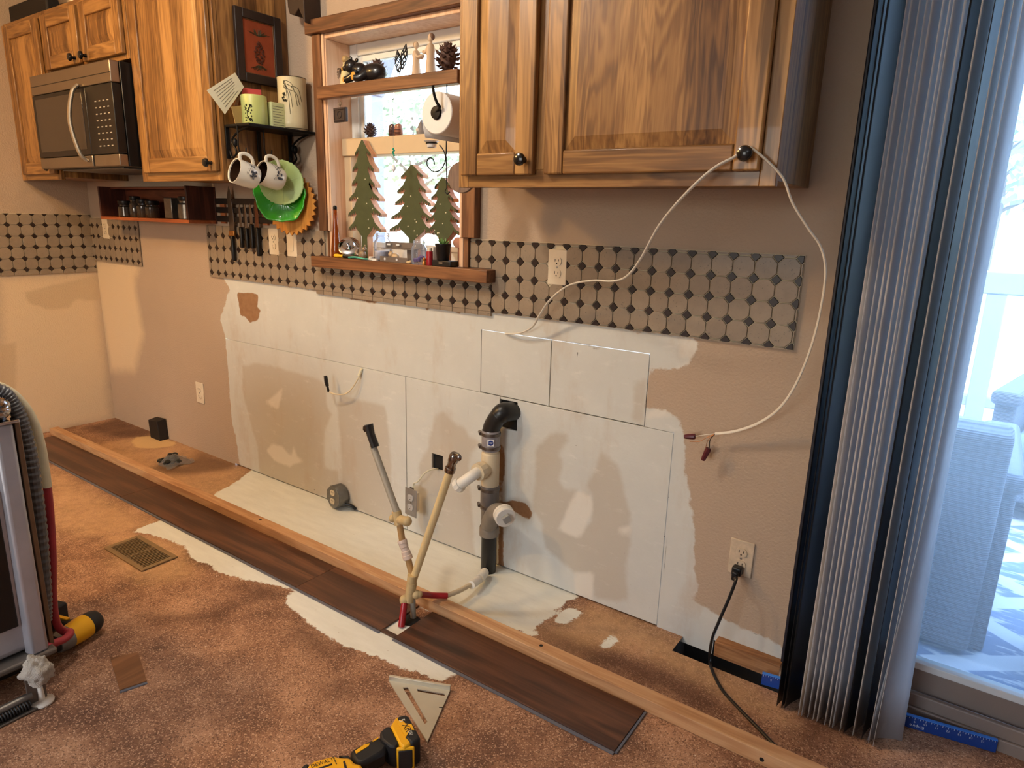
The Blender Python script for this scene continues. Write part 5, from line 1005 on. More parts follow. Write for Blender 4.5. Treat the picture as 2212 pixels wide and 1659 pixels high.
# ------------------------------------------------------------------ supply pipes through the plank cut-out
M_TAPE = pm('black_tape', S(26,22,20), .35, var=.3, scale=60); M_GRYP = pm('grey_supply_pipe', S(158,150,134), .4, var=.15); M_CPVC = pm('cream_cpvc', S(214,190,140), .35, var=.08); M_TANF = pm('yellowed_fitting', S(190,166,120), .5, var=.25, scale=40, bump=.3); M_REDP = pm('red_pex', S(150,30,36), .35, var=.15); M_WHTF = pm('pinkish_coupling', S(206,186,172), .4, var=.1)
sv = thing('supply_pipes', 'cut water supply pipes in red, grey and cream rising through the plank', 'pipe', (3.01, -.47, 0)); A = lambda x, y, d=-.45: aty(x, y, d)
m = MB(); m.tube([A(805,962), A(858,1108)], .0115, 14); build(m, 'grey_pipe', M_GRYP, sv)
m = MB(); m.tube([A(796,917), A(801,938), A(811,966)], [.0155, .0135, .0140], 10); m.tube([A(790,926), A(800,924)], .0125, 8); build(m, 'tape_wrap', M_TAPE, sv, 30)
m = MB(); m.tube([A(856,1104), A(863,1132)], .0160, 12); m.tube([A(862,1122), A(880,1126, -.462)], .0150, 12); m.ell(A(848,1120), .013); m.ell(A(879,1126, -.462), .0165); build(m, 'tan_elbow', M_TANF, sv, 50)
for q_ in ([A(863,1130), A(869,1168)], [A(881,1205), A(891,1245)]): m = MB(); m.tube(q_, .0108, 12); build(m, 'brown_pipe', pm('brown_stained_pipe', S(170,134,86), .4, var=.2), sv)
pa, pb = A(868,1166), A(882,1208); pd_ = (pb-pa).normalized(); L = (pb-pa).length; m = MB(); m.lathe([(.0150, 0), (.0160, .002), (.0160, L*.16), (.0148, L*.17), (.0148, L*.36), (.0130, L*.40), (.0130, L*.55), (.0150, L*.60), (.0150, L*.78), (.0164, L*.80), (.0164, L*.97), (.0150, L)], pa, pd_, 18); build(m, 'coupling', M_WHTF, sv, 30)
m = MB(); m.tube([A(974,1012), A(893,1252)], .0125, 14); build(m, 'cream_pipe', M_CPVC, sv)
va_, vb_ = A(972,1016), A(983,980); vd_ = (vb_-va_).normalized(); L = (vb_-va_).length; m = MB(); m.lathe([(.0165, -.004), (.0165, .010), (.0135, .012), (.0135, L*.5), (.0155, L*.55), (.0155, L*.9), (.012, L)], va_, vd_, 14); m.tube([vb_-vd_*.006, vb_+V((.016, -.006, -.002))], .0085, 10); m.ell(vb_+V((.020, -.010, -.004)), .013, .007, .012, 10, 8); build(m, 'chrome_stop_valve', pm('worn_chrome', S(150,142,136), .15, 1.0, var=.2), sv, 40)
m = MB(); m.tube([A(891,1242, -.46), A(889,1262, -.462)], .0160, 12); m.tube([A(890,1258, -.462), A(884,1298, -.468)], .0165, 12); m.ell(A(874,1296, -.478), .017); m.ell(A(899,1284, -.458), .015); m.ell(A(905,1284, -.452), .012); build(m, 'tee_cluster', M_TANF, sv, 50)
m = MB(); m.tube([A(874,1300, -.482), atz(867, 1354, .002)], .0112, 14); build(m, 'red_riser', M_REDP, sv)
m = MB(); m.tube([A(891,1292, -.462), atz(893, 1333, .002)], .0098, 12); build(m, 'grey_riser', M_GRYP, sv)
rp = smooth_path([A(902,1283, -.450), atz(930, 1286, .064), atz(966, 1287, .052)], 5); m = MB(); m.tube(rp, .0105, 12); build(m, 'red_branch', M_REDP, sv)
wp_ = smooth_path([atz(964,1287,.052), atz(990,1277,.046), atz(1014,1264,.040), atz(1034,1250,.034)], 5); m = MB(); m.tube(wp_, .0085, 12); build(m, 'white_branch', M_PVC, sv)
m = MB(); m.tube([atz(1018,1264,.040), atz(1034,1252,.034)], .0150, 12); m.tube([atz(1036,1250,.032), atz(1046,1238,.030)], .0165, 12); m.ell(atz(1046,1237,.026), .017); build(m, 'branch_valve', M_PVCW, sv, 50)
m = MB(); m.lathe([(.001, .0016), (.020, .0016), (.030, .0008)], (3.005, -.468, 0), (0,0,1), 18, cap=False, sx=1.4); build(m, 'pipe_hole', M_DARK, floor)
# ------------------------------------------------------------------ electrical odds and ends
eb = thing('junction_box_outlet', 'round galvanised outlet box standing on the floor against the wall', 'outlet', (2.140, -.045, 0)); bc = V((2.140, -.052, .0615)); bn = V((-.12, -.99, .05)).normalized(); bxx = V((.99, -.12, 0)).normalized(); bzz = bxx.cross(-bn)*-1
bzz = bn.cross(bxx)*-1
if bzz.z < 0: bzz = -bzz
m = MB(); m.lathe([(.049, -.046), (.052, -.044), (.052, -.004), (.050, 0)], bc, bn, 24); build(m, 'box', M_BOXSTEEL, eb, 40)
oc = [(.050*math.cos(R(22.5+45*k))*1.05, .050*math.sin(R(22.5+45*k))*1.05) for k in range(8)]; m = MB(); m.prism(oc, lambda u, w: bc+bxx*u+bzz*w+bn*.004, lambda u, w: bc+bxx*u+bzz*w); build(m, 'cover', M_BOXSTEEL, eb, 30, bevel=.001)
duplex(eb, bc+bn*.004, bxx, bzz, bn, M_ALMOND)
m = MB(); m.tube(smooth_path([bc-bn*.02+V((.050,0,-.03)), (2.215, -.020, .030), (2.235, -.008, .012)], 5), .007, 8); build(m, 'connector', M_HANDLE, eb)
do = thing('hanging_outlet', 'grey metal outlet plate dangling on a cable from the wall hole', 'outlet', (2.62, -.06, .115)); P0 = [aty(879,1057,-.060), aty(910,1068,-.072), aty(896,1115,-.072), aty(866,1100,-.060)]; cc = (P0[0]+P0[1]+P0[2]+P0[3])/4; ax = ((P0[1]-P0[0])+(P0[2]-P0[3])).normalized(); az = ((P0[0]-P0[3])+(P0[1]-P0[2])); az = (az-ax*az.dot(ax)).normalized(); an = az.cross(ax); an = an if an.y < 0 else -an
m = MB(); m.obox(cc, ax*.0355, az*.0575, an*.0012); build(m, 'cover_plate', M_GREYPL, do, bevel=.0008); duplex(do, cc+an*.0012, ax, az, an, pm('grey_receptacle', S(176,174,172), .35))
m = MB(); m.obox(cc-an*.016, ax*.018, az*.040, an*.014); build(m, 'receptacle_body', M_IVORY, do, bevel=.003); m = MB(); m.obox(cc-an*.004+az*.056, ax*.012, az*.006, an*.001); build(m, 'yoke', M_SCREW, do)
m = MB(); m.tube(smooth_path([cc+az*.045-an*.014, cc+az*.075-an*.014, aty(903,1040,-.058), aty(920,1020,-.050), aty(940,1013,-.020), aty(948,1013,.02)], 6), .0036, 8, flat=.6); build(m, 'cable', M_PAPER, do)
M_ROMEX = pm('white_cable_jacket', S(224,216,200), .4, var=.05); M_ROMEXY = pm('cream_cable', S(216,200,164), .4, var=.06)
w1 = thing('capped_cable', 'short cream cable poking from the wall seam with a taped black end', 'cable', (2.2, -.03, .56)); m = MB(); m.tube(smooth_path([aty(784,794,.01), aty(781,803,-.006), aty(770,824,-.022), aty(757,843,-.032), aty(742,852,-.040), aty(722,851,-.046), aty(710,846,-.050)], 6), .0030, 8); build(m, 'cable', M_ROMEXY, w1); m = MB(); m.tube([aty(782,796,-.004), aty(775,812,-.014)], .0062, 8); build(m, 'frayed_sheath', M_PAPER, w1)
m = MB(); m.tube([aty(710,847,-.050), aty(707,833,-.052)], .0052, 8); m.tube([aty(707,834,-.052), aty(705,826,-.053), aty(703,812,-.054)], [.0075, .0085, .0078], 6); build(m, 'tape_end', M_TAPE, w1, 30)
# long white cable from the wall over the cabinet knob to its wire nuts
wc = thing('white_cable', 'long white cable looped over the large cabinet knob, ending in wire nuts', 'cable', (3.6, -.2, .6)); kx, kz = 3.912, 1.444; ky = -.362
pA = [aty(1090,720,.012), aty(1098,721,-.012), aty(1125,719,-.030), aty(1150,706,-.045), aty(1166,680,-.065), aty(1190,646,-.090), aty(1230,616,-.125), aty(1280,606,-.165), aty(1325,607,-.205), aty(1355,596,-.235), aty(1385,558,-.270), aty(1425,486,-.325), aty(1480,420,-.368), aty(1540,365,-.372), aty(1590,337,ky)]
pB = [V((kx-.014, ky, kz+.012)), V((kx, ky, kz+.0145)), V((kx+.014, ky, kz+.009))]
pC = [aty(1660,350,-.352), aty(1692,386,-.335), aty(1712,438,-.315), aty(1745,492,-.290), aty(1772,532,-.270), aty(1783,580,-.250), aty(1776,650,-.215), aty(1755,740,-.170), aty(1722,824,-.125), aty(1685,880,-.090), aty(1640,913,-.060), aty(1590,931,-.045), aty(1545,937,-.040)]
m = MB(); m.tube(smooth_path(pA+pB+pC, 6), .0046, 8, flat=.62); build(m, 'jacket', M_ROMEX, wc)
e = pC[-1]; m = MB(); m.tube(smooth_path([e, aty(1525,939,-.040), aty(1500,943,-.042)], 4), .0011, 6); build(m, 'white_wire', M_ROMEX, wc); m = MB(); m.tube(smooth_path([e, aty(1534,950,-.041), aty(1532,968,-.043)], 4), .0014, 6); build(m, 'black_wire', M_TAPE, wc); m = MB(); m.tube(smooth_path([e, aty(1525,946,-.042), aty(1510,954,-.046), aty(1490,954,-.048)], 4), .0009, 6); m.tube(smooth_path([e, aty(1530,950,-.043), aty(1524,968,-.046)], 4), .0009, 6); build(m, 'copper_wire', pm('bare_copper', S(150,100,60), .4, .8), wc)
M_NUT = pm('maroon_wire_nut', S(84,26,34), .4, var=.15)
for q0, q1 in (((1502,943), (1478,943)), ((1531,968), (1518,994))):
    a0, a1 = aty(*q0, -.042), aty(*q1, -.046); d_ = (a1-a0).normalized(); L = (a1-a0).length; m = MB(); m.lathe([(.0068, 0), (.0086, .002), (.0090, L*.25), (.0070, L*.85), (.0055, L)], a0, d_, 8); build(m, 'wire_nut', M_NUT, wc, 25)
# black cord from the low outlet
ex = thing('extension_cord', 'black power cord plugged into the chipped outlet, trailing across the floor', 'cord', (3.9, -.1, 0)); M_CORD = pm('black_cord', S(18,18,20), .35, var=.2)
m = MB(); m.box(3.898, 3.926, -.036, -.0098, .286, .312); m.box(3.903, 3.921, -.050, -.034, .276, .304); build(m, 'plug', M_CORD, ex, bevel=.004); cp_ = [V((3.911, -.046, .284)), aty(1590,1252,-.066), aty(1575,1292,-.085), aty(1555,1338,-.105), aty(1538,1382,-.118), atz(1533,1425,.012), atz(1540,1452,.0052), atz(1560,1490,.0052), atz(1590,1524,.0052), atz(1635,1570,.0052), atz(1685,1620,.0052), atz(1740,1655,.0052), atz(1800,1690,.0052), atz(1900,1720,.0052)]
m = MB(); m.tube(smooth_path(cp_, 7), .0046, 9); build(m, 'cable', M_CORD, ex)
# ------------------------------------------------------------------ planks, batten and floor things
PD, PM_, PL = S(27,16,11), S(63,38,26), S(106,68,46)
M_PLANK = wood('dark_walnut_vinyl', PD, PM_, PL, 'x', 'y', .7, rough=.36, streak=.9, bump=.1, ringf=5); M_PEDGE = pm('plank_edge_grey', S(96,98,108), .5, var=.15)
YF, YB = -.573, -.394
def plank(label, x0, x1, notch=None):
    o = thing('vinyl_plank', label, 'plank', ((x0+x1)/2, (YF+YB)/2, 0), 'laid row of walnut planks'); zt = .0072
    m = MB(); m.box(x0+.0004, x1-.0004, YF, YB, .002, zt); build(m, 'board', M_PLANK, o, bevel=.0008)
    m = MB(); m.box(x0+.0004, x1-.0004, YF-.009, YF-.0002, .0008, .0040); build(m, 'locking_tongue', M_PEDGE, o, 0); return o
plank('dark walnut vinyl plank at the far left end of the laid row', .120, 1.289); plank('second dark walnut vinyl plank, reaching to the vent side of the pipes', 1.289, 2.554)
plank('dark walnut vinyl plank just left of the supply pipes', 2.554, 2.976); plank('dark walnut vinyl plank at the near end, right of the pipes', 3.036, 3.806)
m = MB(); m.box(2.9765, 3.0355, YF, YF+.016, .002, .0070); tag(build(m, 'plank_strip', M_PLANK, bevel=.0006), 'narrow strip of plank left in front of the pipe cut-out', 'plank')
m = MB(); m.box(3.8062, 3.8125, YF, YB, .001, .0045); tag(build(m, 'plank_end_groove', M_PEDGE, smooth=0), 'grey locking groove at the near end of the plank row', 'groove')
M_BAT = wood('pine_batten', S(150,104,66), S(184,138,96), S(206,166,124), 'x', 'y', 1.0, rough=.55, streak=.15)
bt = thing('wood_batten', 'long pale wooden batten laid behind the plank row', 'batten', (2.3, -.367, 0)); m = MB(); m.box(.065, 4.30, -.3905, -.3445, .0005, .0400); build(m, 'batten', M_BAT, bt, bevel=.002)
for c_, n_ in (((3.452,-.366,.0400), (0,0,1)), ((2.05,-.366,.0400), (0,0,1)), ((4.115,-.3905,.018), (0,-1,0))): m = MB(); m.lathe([(.006, 0), (.0055, .0006)], c_, n_, 10); build(m, 'nail_hole', M_DARK, bt)
# floor register
M_REG = pm('bronze_register', S(136,112,80), .5, .2, var=.25, scale=40)
vt = thing('floor_vent', 'rectangular bronze floor register with narrow louvres', 'vent', (1.875, -.775, 0)); X0, X1, Y0, Y1 = 1.730, 2.020, -.845, -.708
m = MB(); m.box(X0, X1, Y0, Y0+.018, .001, .007); m.box(X0, X1, Y1-.018, Y1, .001, .007); m.box(X0, X0+.020, Y0+.018, Y1-.018, .001, .007); m.box(X1-.020, X1, Y0+.018, Y1-.018, .001, .007); m.box(1.8715, 1.8785, Y0+.018, Y1-.018, .001, .0065); build(m, 'frame', M_REG, vt, bevel=.0015)
m = MB(); m.box(X0+.019, X1-.019, Y0+.017, Y1-.017, .0004, .0012); build(m, 'duct_shade', pm('duct_shade_black', S(9,8,7), .95), vt, 0)  # flat black sheet paints the shade inside the duct
for g0, g1 in ((X0+.022, 1.870), (1.880, X1-.022)):
    for k in range(10):
        x = g0+(g1-g0)*(k+.5)/10; m = MB(); m.box(x-.0021, x+.0021, Y0+.018, Y1-.018, .0012, .0060); build(m, 'louvre', M_REG, vt, 0)
# black post stub, bag, plank scrap, speed square
m = MB(); m.add([(.545,-.056,.0005),(.650,-.056,.0005),(.650,-.004,.0005),(.545,-.004,.0005),(.542,-.058,.108),(.640,-.058,.116),(.640,-.006,.122),(.542,-.006,.116)], [(0,3,2,1),(4,5,6,7),(0,1,5,4),(1,2,6,5),(2,3,7,6),(3,0,4,7)]); tag(build(m, 'post_stub', pm('charred_wood', S(28,20,16), .7, var=.4, scale=40, bump=.3), bevel=.003), 'stub of dark square post standing against the wall in the corner', 'post')
bg = thing('hardware_bag', 'clear plastic bag of dark hardware lying near the wall', 'bag', (1.055, -.195, 0)); random.seed(12); m = MB()
for k in range(22): m.ell((1.045+random.uniform(-.045, .045), -.205+random.uniform(-.04, .045), .014+random.uniform(0, .020)), .019, .015, .011, 7, 5)
build(m, 'hardware', pm('dark_hardware', S(50,52,50), .35, .6, var=.3), bg); m = MB(); n1 = 10
vs_ = []; 
for i in range(n1):
    for j in range(n1):
        u, w = i/(n1-1), j/(n1-1); vs_.append((.985+.135*u+.01*math.sin(9*w), -.262+.150*w+.006*math.sin(11*u), .004+.042*math.sin(math.pi*u)*math.sin(math.pi*min(1, w*1.15))**.7*(1 if w < .6 else 1-(w-.6)*1.2)+.004*math.sin(17*u+9*w)+.004))
m.add(vs_, [(i*n1+j, (i+1)*n1+j, (i+1)*n1+j+1, i*n1+j+1) for i in range(n1-1) for j in range(n1-1)]); build(m, 'plastic', glass('thin_plastic', (.80,.80,.79), rough=.10, haze=.20), bg, 60)
q = [atz(238,1421,.007), atz(298,1408,.007), atz(317,1470,.007), atz(258,1490,.007)]
scp = thing('plank_scrap', 'small cut-off square of brown vinyl plank lying on the subfloor', 'scrap', (2.54, -1.14, 0)); m = MB(); m.add([(p.x, p.y, .0068) for p in q]+[(p.x, p.y, .001) for p in q], [(3,2,1,0),(4,5,6,7),(0,1,5,4),(1,2,6,5),(2,3,7,6),(3,0,4,7)]); build(m, 'board', wood('scrap_walnut', S(74,46,28), S(112,74,46), S(142,98,64), 'y', 'x', .9, rough=.5), scp, 0)
e1 = (q[3]-q[2]).normalized(); nrm = V((e1.y, -e1.x, 0)); nrm = nrm if nrm.dot(q[2]-q[1]) > 0 else -nrm; m = MB(); m.add([(p.x, p.y, z) for z in (.0035, .001) for p in (q[2], q[3], q[3]+nrm*.008, q[2]+nrm*.008)], [(0,1,2,3),(7,6,5,4),(0,4,5,1),(1,5,6,2),(2,6,7,3),(3,7,4,0)]); build(m, 'locking_tongue', M_PEDGE, scp, 0)
M_ALU = pm('dull_aluminium', S(204,198,180), .42, .55, var=.08, scale=20)
sqr = thing('speed_square', 'silver triangular speed square with slots lying on the subfloor', 'square', (3.30, -.73, 0)); ZT = .0065
T0, T1, T2 = [V((p.x, p.y, 0)) for p in (atz(840,1470,ZT), atz(972,1492,ZT), atz(923,1602,ZT))]
def bary(a, b): return T0+(T1-T0)*a+(T2-T0)*b
outer = [T0, T1, T2]; s1 = [bary(.17, .10), bary(.27, .07), bary(.22, .66), bary(.145, .71)]; s2 = [bary(.42, .075), bary(.86, .075), bary(.84, .125), bary(.40, .125)]
# plate pieces around the two slots, cut from the triangle by strips
def sheet(polys):
    mm = MB()
    for p in polys:
        ar = sum(p[i].x*p[(i+1) % len(p)].y-p[(i+1) % len(p)].x*p[i].y for i in range(len(p))); p = p if ar > 0 else p[::-1]; nn_ = len(p)
        mm.add([(v.x, v.y, ZT) for v in p]+[(v.x, v.y, .0025) for v in p], [tuple(range(nn_)), tuple(range(2*nn_-1, nn_-1, -1))]+[(i, i+nn_, (i+1) % nn_+nn_, (i+1) % nn_) for i in range(nn_)])
    return mm
import itertools
bmq = None
def holed(outer, holes):      # bridge holes into one outline so that each face stays planar
    import bmesh
    bm = bmesh.new(); loops = [outer]+holes; es = []
    for lp in loops:
        vv = [bm.verts.new((p.x, p.y, ZT)) for p in lp]; es += [bm.edges.new((vv[i], vv[(i+1) % len(vv)])) for i in range(len(vv))]
    bmesh.ops.triangle_fill(bm, edges=es, use_beauty=True, use_dissolve=False)
    bm.verts.index_update(); vs = [tuple(v.co) for v in bm.verts]; fs = [tuple(v.index for v in f.verts) for f in bm.faces]; bm.free(); return vs, fs
vs_, fs_ = holed(outer, [s1, s2]); m = MB(); fs_ = [f if (V(vs_[f[1]])-V(vs_[f[0]])).cross(V(vs_[f[2]])-V(vs_[f[0]])).z > 0 else f[::-1] for f in fs_]; m.add(vs_, fs_); pl_ = build(m, 'plate', M_ALU, sqr, 0); k = pl_.modifiers.new('thick', 'SOLIDIFY'); k.thickness = .004; k.offset = -1
fd = (T1-T0).normalized(); fn = V((-fd.y, fd.x, 0)); fn = fn if fn.dot(T2-T0) < 0 else -fn; m = MB(); fc = (T0+T1)/2+fn*.004; m.obox((fc.x, fc.y, .0105), fd*((T1-T0).length/2), fn*.004, V((0,0,.010))); build(m, 'fence', M_ALU, sqr, bevel=.0008)
m = MB(); c_ = bary(.62, .36); m.obox((c_.x, c_.y, ZT+.0002), fd*.006, fn*.0014, V((0,0,.0002))); build(m, 'stamped_mark', M_DARK, sqr, 0)
# blue straightedge lying along the door sill
le = thing('blue_level', 'blue straightedge ruler with white numbers lying along the door sill', 'level', (4.3, -.04, 0)); a0, a1 = V((4.030, -.078, 0)), V((4.590, .020, 0)); ld = (a1-a0).normalized(); ln = V((ld.y, -ld.x, 0)); Lh = (a1-a0).length/2; lc = (a0+a1)/2
m = MB(); m.obox(lc+V((0,0,.018)), ld*Lh, ln*.004, V((0,0,.0175))); build(m, 'blade', pm('blue_paint', S(24,62,140), .4, var=.15), le, bevel=.0006); m = MB(); m.obox(lc+V((0,0,.0358))-ln*.001, ld*Lh, ln*.005, V((0,0,.0012))); build(m, 'top_lip', pm('bright_blue', S(60,130,226), .35), le, bevel=.0004)
M_LWH = pm('ruler_white', S(214,222,232), .5); m = MB()
for k in range(int(2*Lh/.00635)):
    hh = .0062 if k % 4 == 0 else (.0045 if k % 2 == 0 else .003); c_ = a0+ld*(.004+k*.00635)+ln*.0043; m.obox(c_+V((0,0,.0345-hh/2)), ld*.0004, ln*.0002, V((0,0,hh/2)))
build(m, 'tick_marks', M_LWH, le, 0)
for k, num in enumerate(range(9, 16)):      # the ruler lies upside down
    lettering(str(num), .0085, M_LWH, le, plane_M(a0+ld*(.385+k*.0254)+ln*.0046+V((0,0,.0235)), -ld, (0,0,-1)), name='ruler_number')
for k, num in enumerate((5, 4)): lettering(str(num), .0085, M_LWH, le, plane_M(a0+ld*(.025+k*.0254)+ln*.0046+V((0,0,.0235)), -ld, (0,0,-1)), name='ruler_number')
lettering('Empire', .0120, M_LWH, le, plane_M(a0+ld*.392+ln*.0046+V((0,0,.0110)), -ld, (0,0,-1)), name='ruler_brand')
# ------------------------------------------------------------------ cordless tools
M_YEL = pm('tool_yellow', S(236,176,28), .4, var=.08, scale=30, bump=.1); M_TBLK = pm('tool_black_rubber', S(24,24,26), .55, var=.2, scale=50, bump=.2); M_TTXT = pm('tool_print_black', S(20,18,18), .5); M_TWHT = pm('tool_print_white', S(220,220,216), .5)
DZ = lambda p: zp(p, 7.628, 640, 1530)
def slab(px, zt, zb, name, mat, root, bevel=.004):
    m = MB(); P = [atz(x, y, zt) for x, y in px]; m.prism([(p.x, p.y) for p in P], lambda u, w: V((u, w, zt)), lambda u, w: V((u, w, zb))); return build(m, name, mat, root, 30, bevel=bevel)
imp = thing('impact_driver', 'yellow and black cordless driver with battery lying by the speed square', 'power tool', (3.3, -.93, 0))
slab(DZ([(210,915),(290,855),(620,760),(700,795),(900,800),(960,890),(1080,910),(1110,1010),(960,1330),(300,1280),(140,1010)]), .066, .010, 'motor_housing', M_YEL, imp, .008)
slab(DZ([(60,990),(135,905),(215,900),(205,1000),(260,1260),(60,1200)]), .058, .014, 'nose', M_TBLK, imp, .008)
slab(DZ([(690,765),(870,770),(905,830),(880,860),(760,800)]), .060, .018, 'housing_trim', M_TBLK, imp, .004)
slab(DZ([(870,710),(1000,620),(1380,440),(1530,600),(1450,720),(1090,915),(960,890),(900,790)]), .056, .014, 'grip', M_TBLK, imp, .010)
slab(DZ([(1375,385),(1500,288),(1560,300),(1705,570),(1640,640),(1540,620),(1400,500)]), .068, .008, 'foot', M_TBLK, imp, .007)
slab(DZ([(1555,280),(1640,150),(1690,130),(1860,440),(1890,575),(1770,640),(1700,580)]), .073, .006, 'battery_shell', M_YEL, imp, .005)
slab(DZ([(1650,140),(1780,92),(1860,130),(2055,490),(1895,578),(1800,480)]), .0755, .004, 'battery', M_TBLK, imp, .006)
slab(DZ([(1660,210),(1740,190),(1800,250),(1900,260),(1945,355),(1880,350),(1800,480),(1720,330)]), .0762, .0745, 'battery_label', M_YEL, imp, 0)
slab(DZ([(965,700),(1130,590),(1215,578),(1190,620),(985,745)]), .0575, .054, 'grip_accent', M_YEL, imp, 0)
slab(DZ([(1250,535),(1355,470),(1350,500),(1270,545)]), .0575, .050, 'grip_stripe', M_YEL, imp, 0)
for q in ([(770,880),(800,862),(840,990),(800,1010)],): slab(DZ(q), .0668, .060, 'vent_slot', M_TBLK, imp, 0)
for k in range(5): slab(DZ([(600+k*12,790+k*28),(625+k*12,800+k*28),(622+k*12,808+k*28),(597+k*12,798+k*28)]), .0668, .0655, 'grille_slot', M_TBLK, imp, 0)
def floor_text(txt, size, px0, px1, z, mat, root, flip=False, sx=1.0, shear=0):
    a, b_ = atz(*px0, z), atz(*px1, z); d = (b_-a).normalized(); n = V((-d.y, d.x, 0)); d = V((d.x, d.y, 0)); o = (a+b_)/2
    return lettering(txt, size, mat, root, plane_M(o, d, n), sx=sx, shear=shear)
floor_text('DEWALT', .0155, DZ([(285,945)])[0], DZ([(570,850)])[0], .0668, M_TTXT, imp, sx=.82)
slab(DZ([(350,985),(590,905),(596,930),(360,1010)]), .0667, .0655, 'badge', M_TTXT, imp, 0)
floor_text('5', .020, DZ([(1720,160)])[0], DZ([(1760,240)])[0], .0769, M_TWHT, imp); floor_text('XR', .022, DZ([(1780,250)])[0], DZ([(1860,390)])[0], .0770, M_TTXT, imp); floor_text('20V', .014, DZ([(1855,345)])[0], DZ([(1890,430)])[0], .0769, M_TWHT, imp)
# black square on the battery face that looks at the camera
fa, fb = atz(*DZ([(1705,600)])[0], .070), atz(*DZ([(1895,585)])[0], .070); fa.z = fb.z = 0
d_ = (fb-fa).normalized(); n_ = V((d_.y, -d_.x, 0)); n_ = n_ if n_.y < 0 else -n_; mid = (fa+fb)/2; m = MB(); m.obox(mid+n_*.008+V((0,0,.036)), d_*.017, n_*.004, V((0,0,.026))); build(m, 'battery_window', M_TBLK, imp, bevel=.003); m = MB(); m.obox(mid+n_*.006+V((0,0,.036)), d_*.021, n_*.004, V((0,0,.031))); build(m, 'battery_bezel', M_YEL, imp, bevel=.003)
# drill behind the dishwasher
dr = thing('cordless_drill', 'yellow and black cordless drill lying behind the dishwasher', 'power tool', (2.26, -1.15, 0)); b0 = atz(207,1338,.042); b1 = atz(168,1364,.042); b2 = atz(140,1380,.042); b3 = atz(112,1396,.042); dd = (b2-b0).normalized(); b2 = b0+dd*.145; b3 = b0+dd*.195; b1 = b0+dd*.09
m = MB(); m.tube([b0-dd*.006, b0+dd*.006, b0+dd*.030, b0+dd*.040], [.026, .034, .036, .035], 20); build(m, 'motor_cap', M_TBLK, dr, 50); m = MB(); m.tube([b0+dd*.034, b0+dd*.060, b1+dd*.004], [.0365, .037, .034], 20); build(m, 'motor_housing', M_YEL, dr, 50)
m = MB(); m.tube([b1, b1+dd*.020, b1+dd*.045], [.034, .034, .028], 20); build(m, 'gear_case', pm('grey_gear_case', S(130,128,124), .5, .4, var=.15), dr, 40); m = MB(); m.tube([b1+dd*.043, b1+dd*.060, b3], [.024, .022, .010], 16); build(m, 'chuck', M_TBLK, dr, 40); m = MB(); m.tube([b3, b3+dd*.035], .0032, 8); build(m, 'bit', M_CHROME, dr)
h0 = b0+dd*.055; hd = V((-dd.y, dd.x, 0)); hd = hd if hd.x < 0 else -hd; m = MB(); m.tube([h0+hd*.020, h0+hd*.060-dd*.004, h0+hd*.115-dd*.012], [.022, .018, .020], 12); build(m, 'grip', M_TBLK, dr, 60); m = MB(); m.obox(h0+hd*.075-dd*.006+V((0,0,.019)), hd*.025, dd*.006, V((0,0,.004))); build(m, 'grip_accent', M_YEL, dr, bevel=.002); m = MB(); m.obox(h0+hd*.135-dd*.014, hd*.020, dd*.045, V((0,0,.036))); build(m, 'battery', M_TBLK, dr, bevel=.006)
# ------------------------------------------------------------------ dishwasher pulled out of its bay
M_TUB = pm('brushed_tub_steel', S(176,176,184), .38, .55, var=.2, scale=12); M_TUBB = pm('polished_tub_corner', S(176,174,176), .14, 1.0, var=.08); M_GALV = pm('galvanised_frame', S(118,112,106), .45, .7, var=.25, scale=24); M_GLASSW = pm('fibreglass_wool', S(206,198,186), .95, var=.25, scale=70, bump=1.0, bdist=.006)
dw = thing('dishwasher', 'old dishwasher pulled out into the room, steel back showing', 'dishwasher', (2.14, -1.58, 0)); xb = 2.405
m = MB(); m.box(1.86, xb, -1.880, -1.280, .115, .770); build(m, 'tub', M_TUB, dw, bevel=.020, seg=3)
m = MB(); m.box(1.85, xb+.014, -1.895, -1.274, .762, .828); build(m, 'tub_top', M_TUBB, dw, bevel=.034, seg=6)
m = MB(); m.box(1.85, xb+.0165, -1.897, -1.2715, .757, .765); build(m, 'tub_seam', M_CHROME, dw, bevel=.002)
m = MB(); m.add([(xb-.002,-1.338,.110),(xb-.002,-1.282,.110),(xb+.026,-1.290,.110),(xb+.026,-1.328,.110),(xb-.002,-1.332,.755),(xb-.002,-1.282,.755),(xb+.012,-1.288,.755),(xb+.012,-1.324,.755)], [(0,3,2,1),(4,5,6,7),(0,4,7,3),(3,7,6,2),(2,6,5,1),(1,5,4,0)]); build(m, 'rear_brace', M_TUB, dw, bevel=.006, seg=3)
m = MB(); m.box(xb-.03, xb+.004, -1.2798, -1.268, .10, .755); build(m, 'side_flange', pm('brown_flange', S(120,96,74), .5, .5, var=.3), dw, bevel=.002)
m = MB(); m.box(xb+.0005, xb+.006, -1.60, -1.342, .20, .585); build(m, 'access_opening', M_MWBLK, dw, bevel=.006)
m = MB(); m.box(1.86, xb+.034, -1.895, -1.272, .092, .110); build(m, 'base_lip', M_GALV, dw, bevel=.006)
m = MB(); m.box(1.90, xb-.05, -1.86, -1.32, .030, .092); build(m, 'base_pan', M_MWBLK, dw, bevel=.004)
fp = atz(96,1522,0); fx_, fy_ = fp.x-.012, fp.y
m = MB(); m.box(fx_-.030, fx_-.004, fy_-.016, fy_+.010, .010, .094); m.box(fx_-.006, fx_-.002, fy_-.030, fy_+.014, .010, .094); build(m, 'leg_bracket', M_GALV, dw, bevel=.0015)
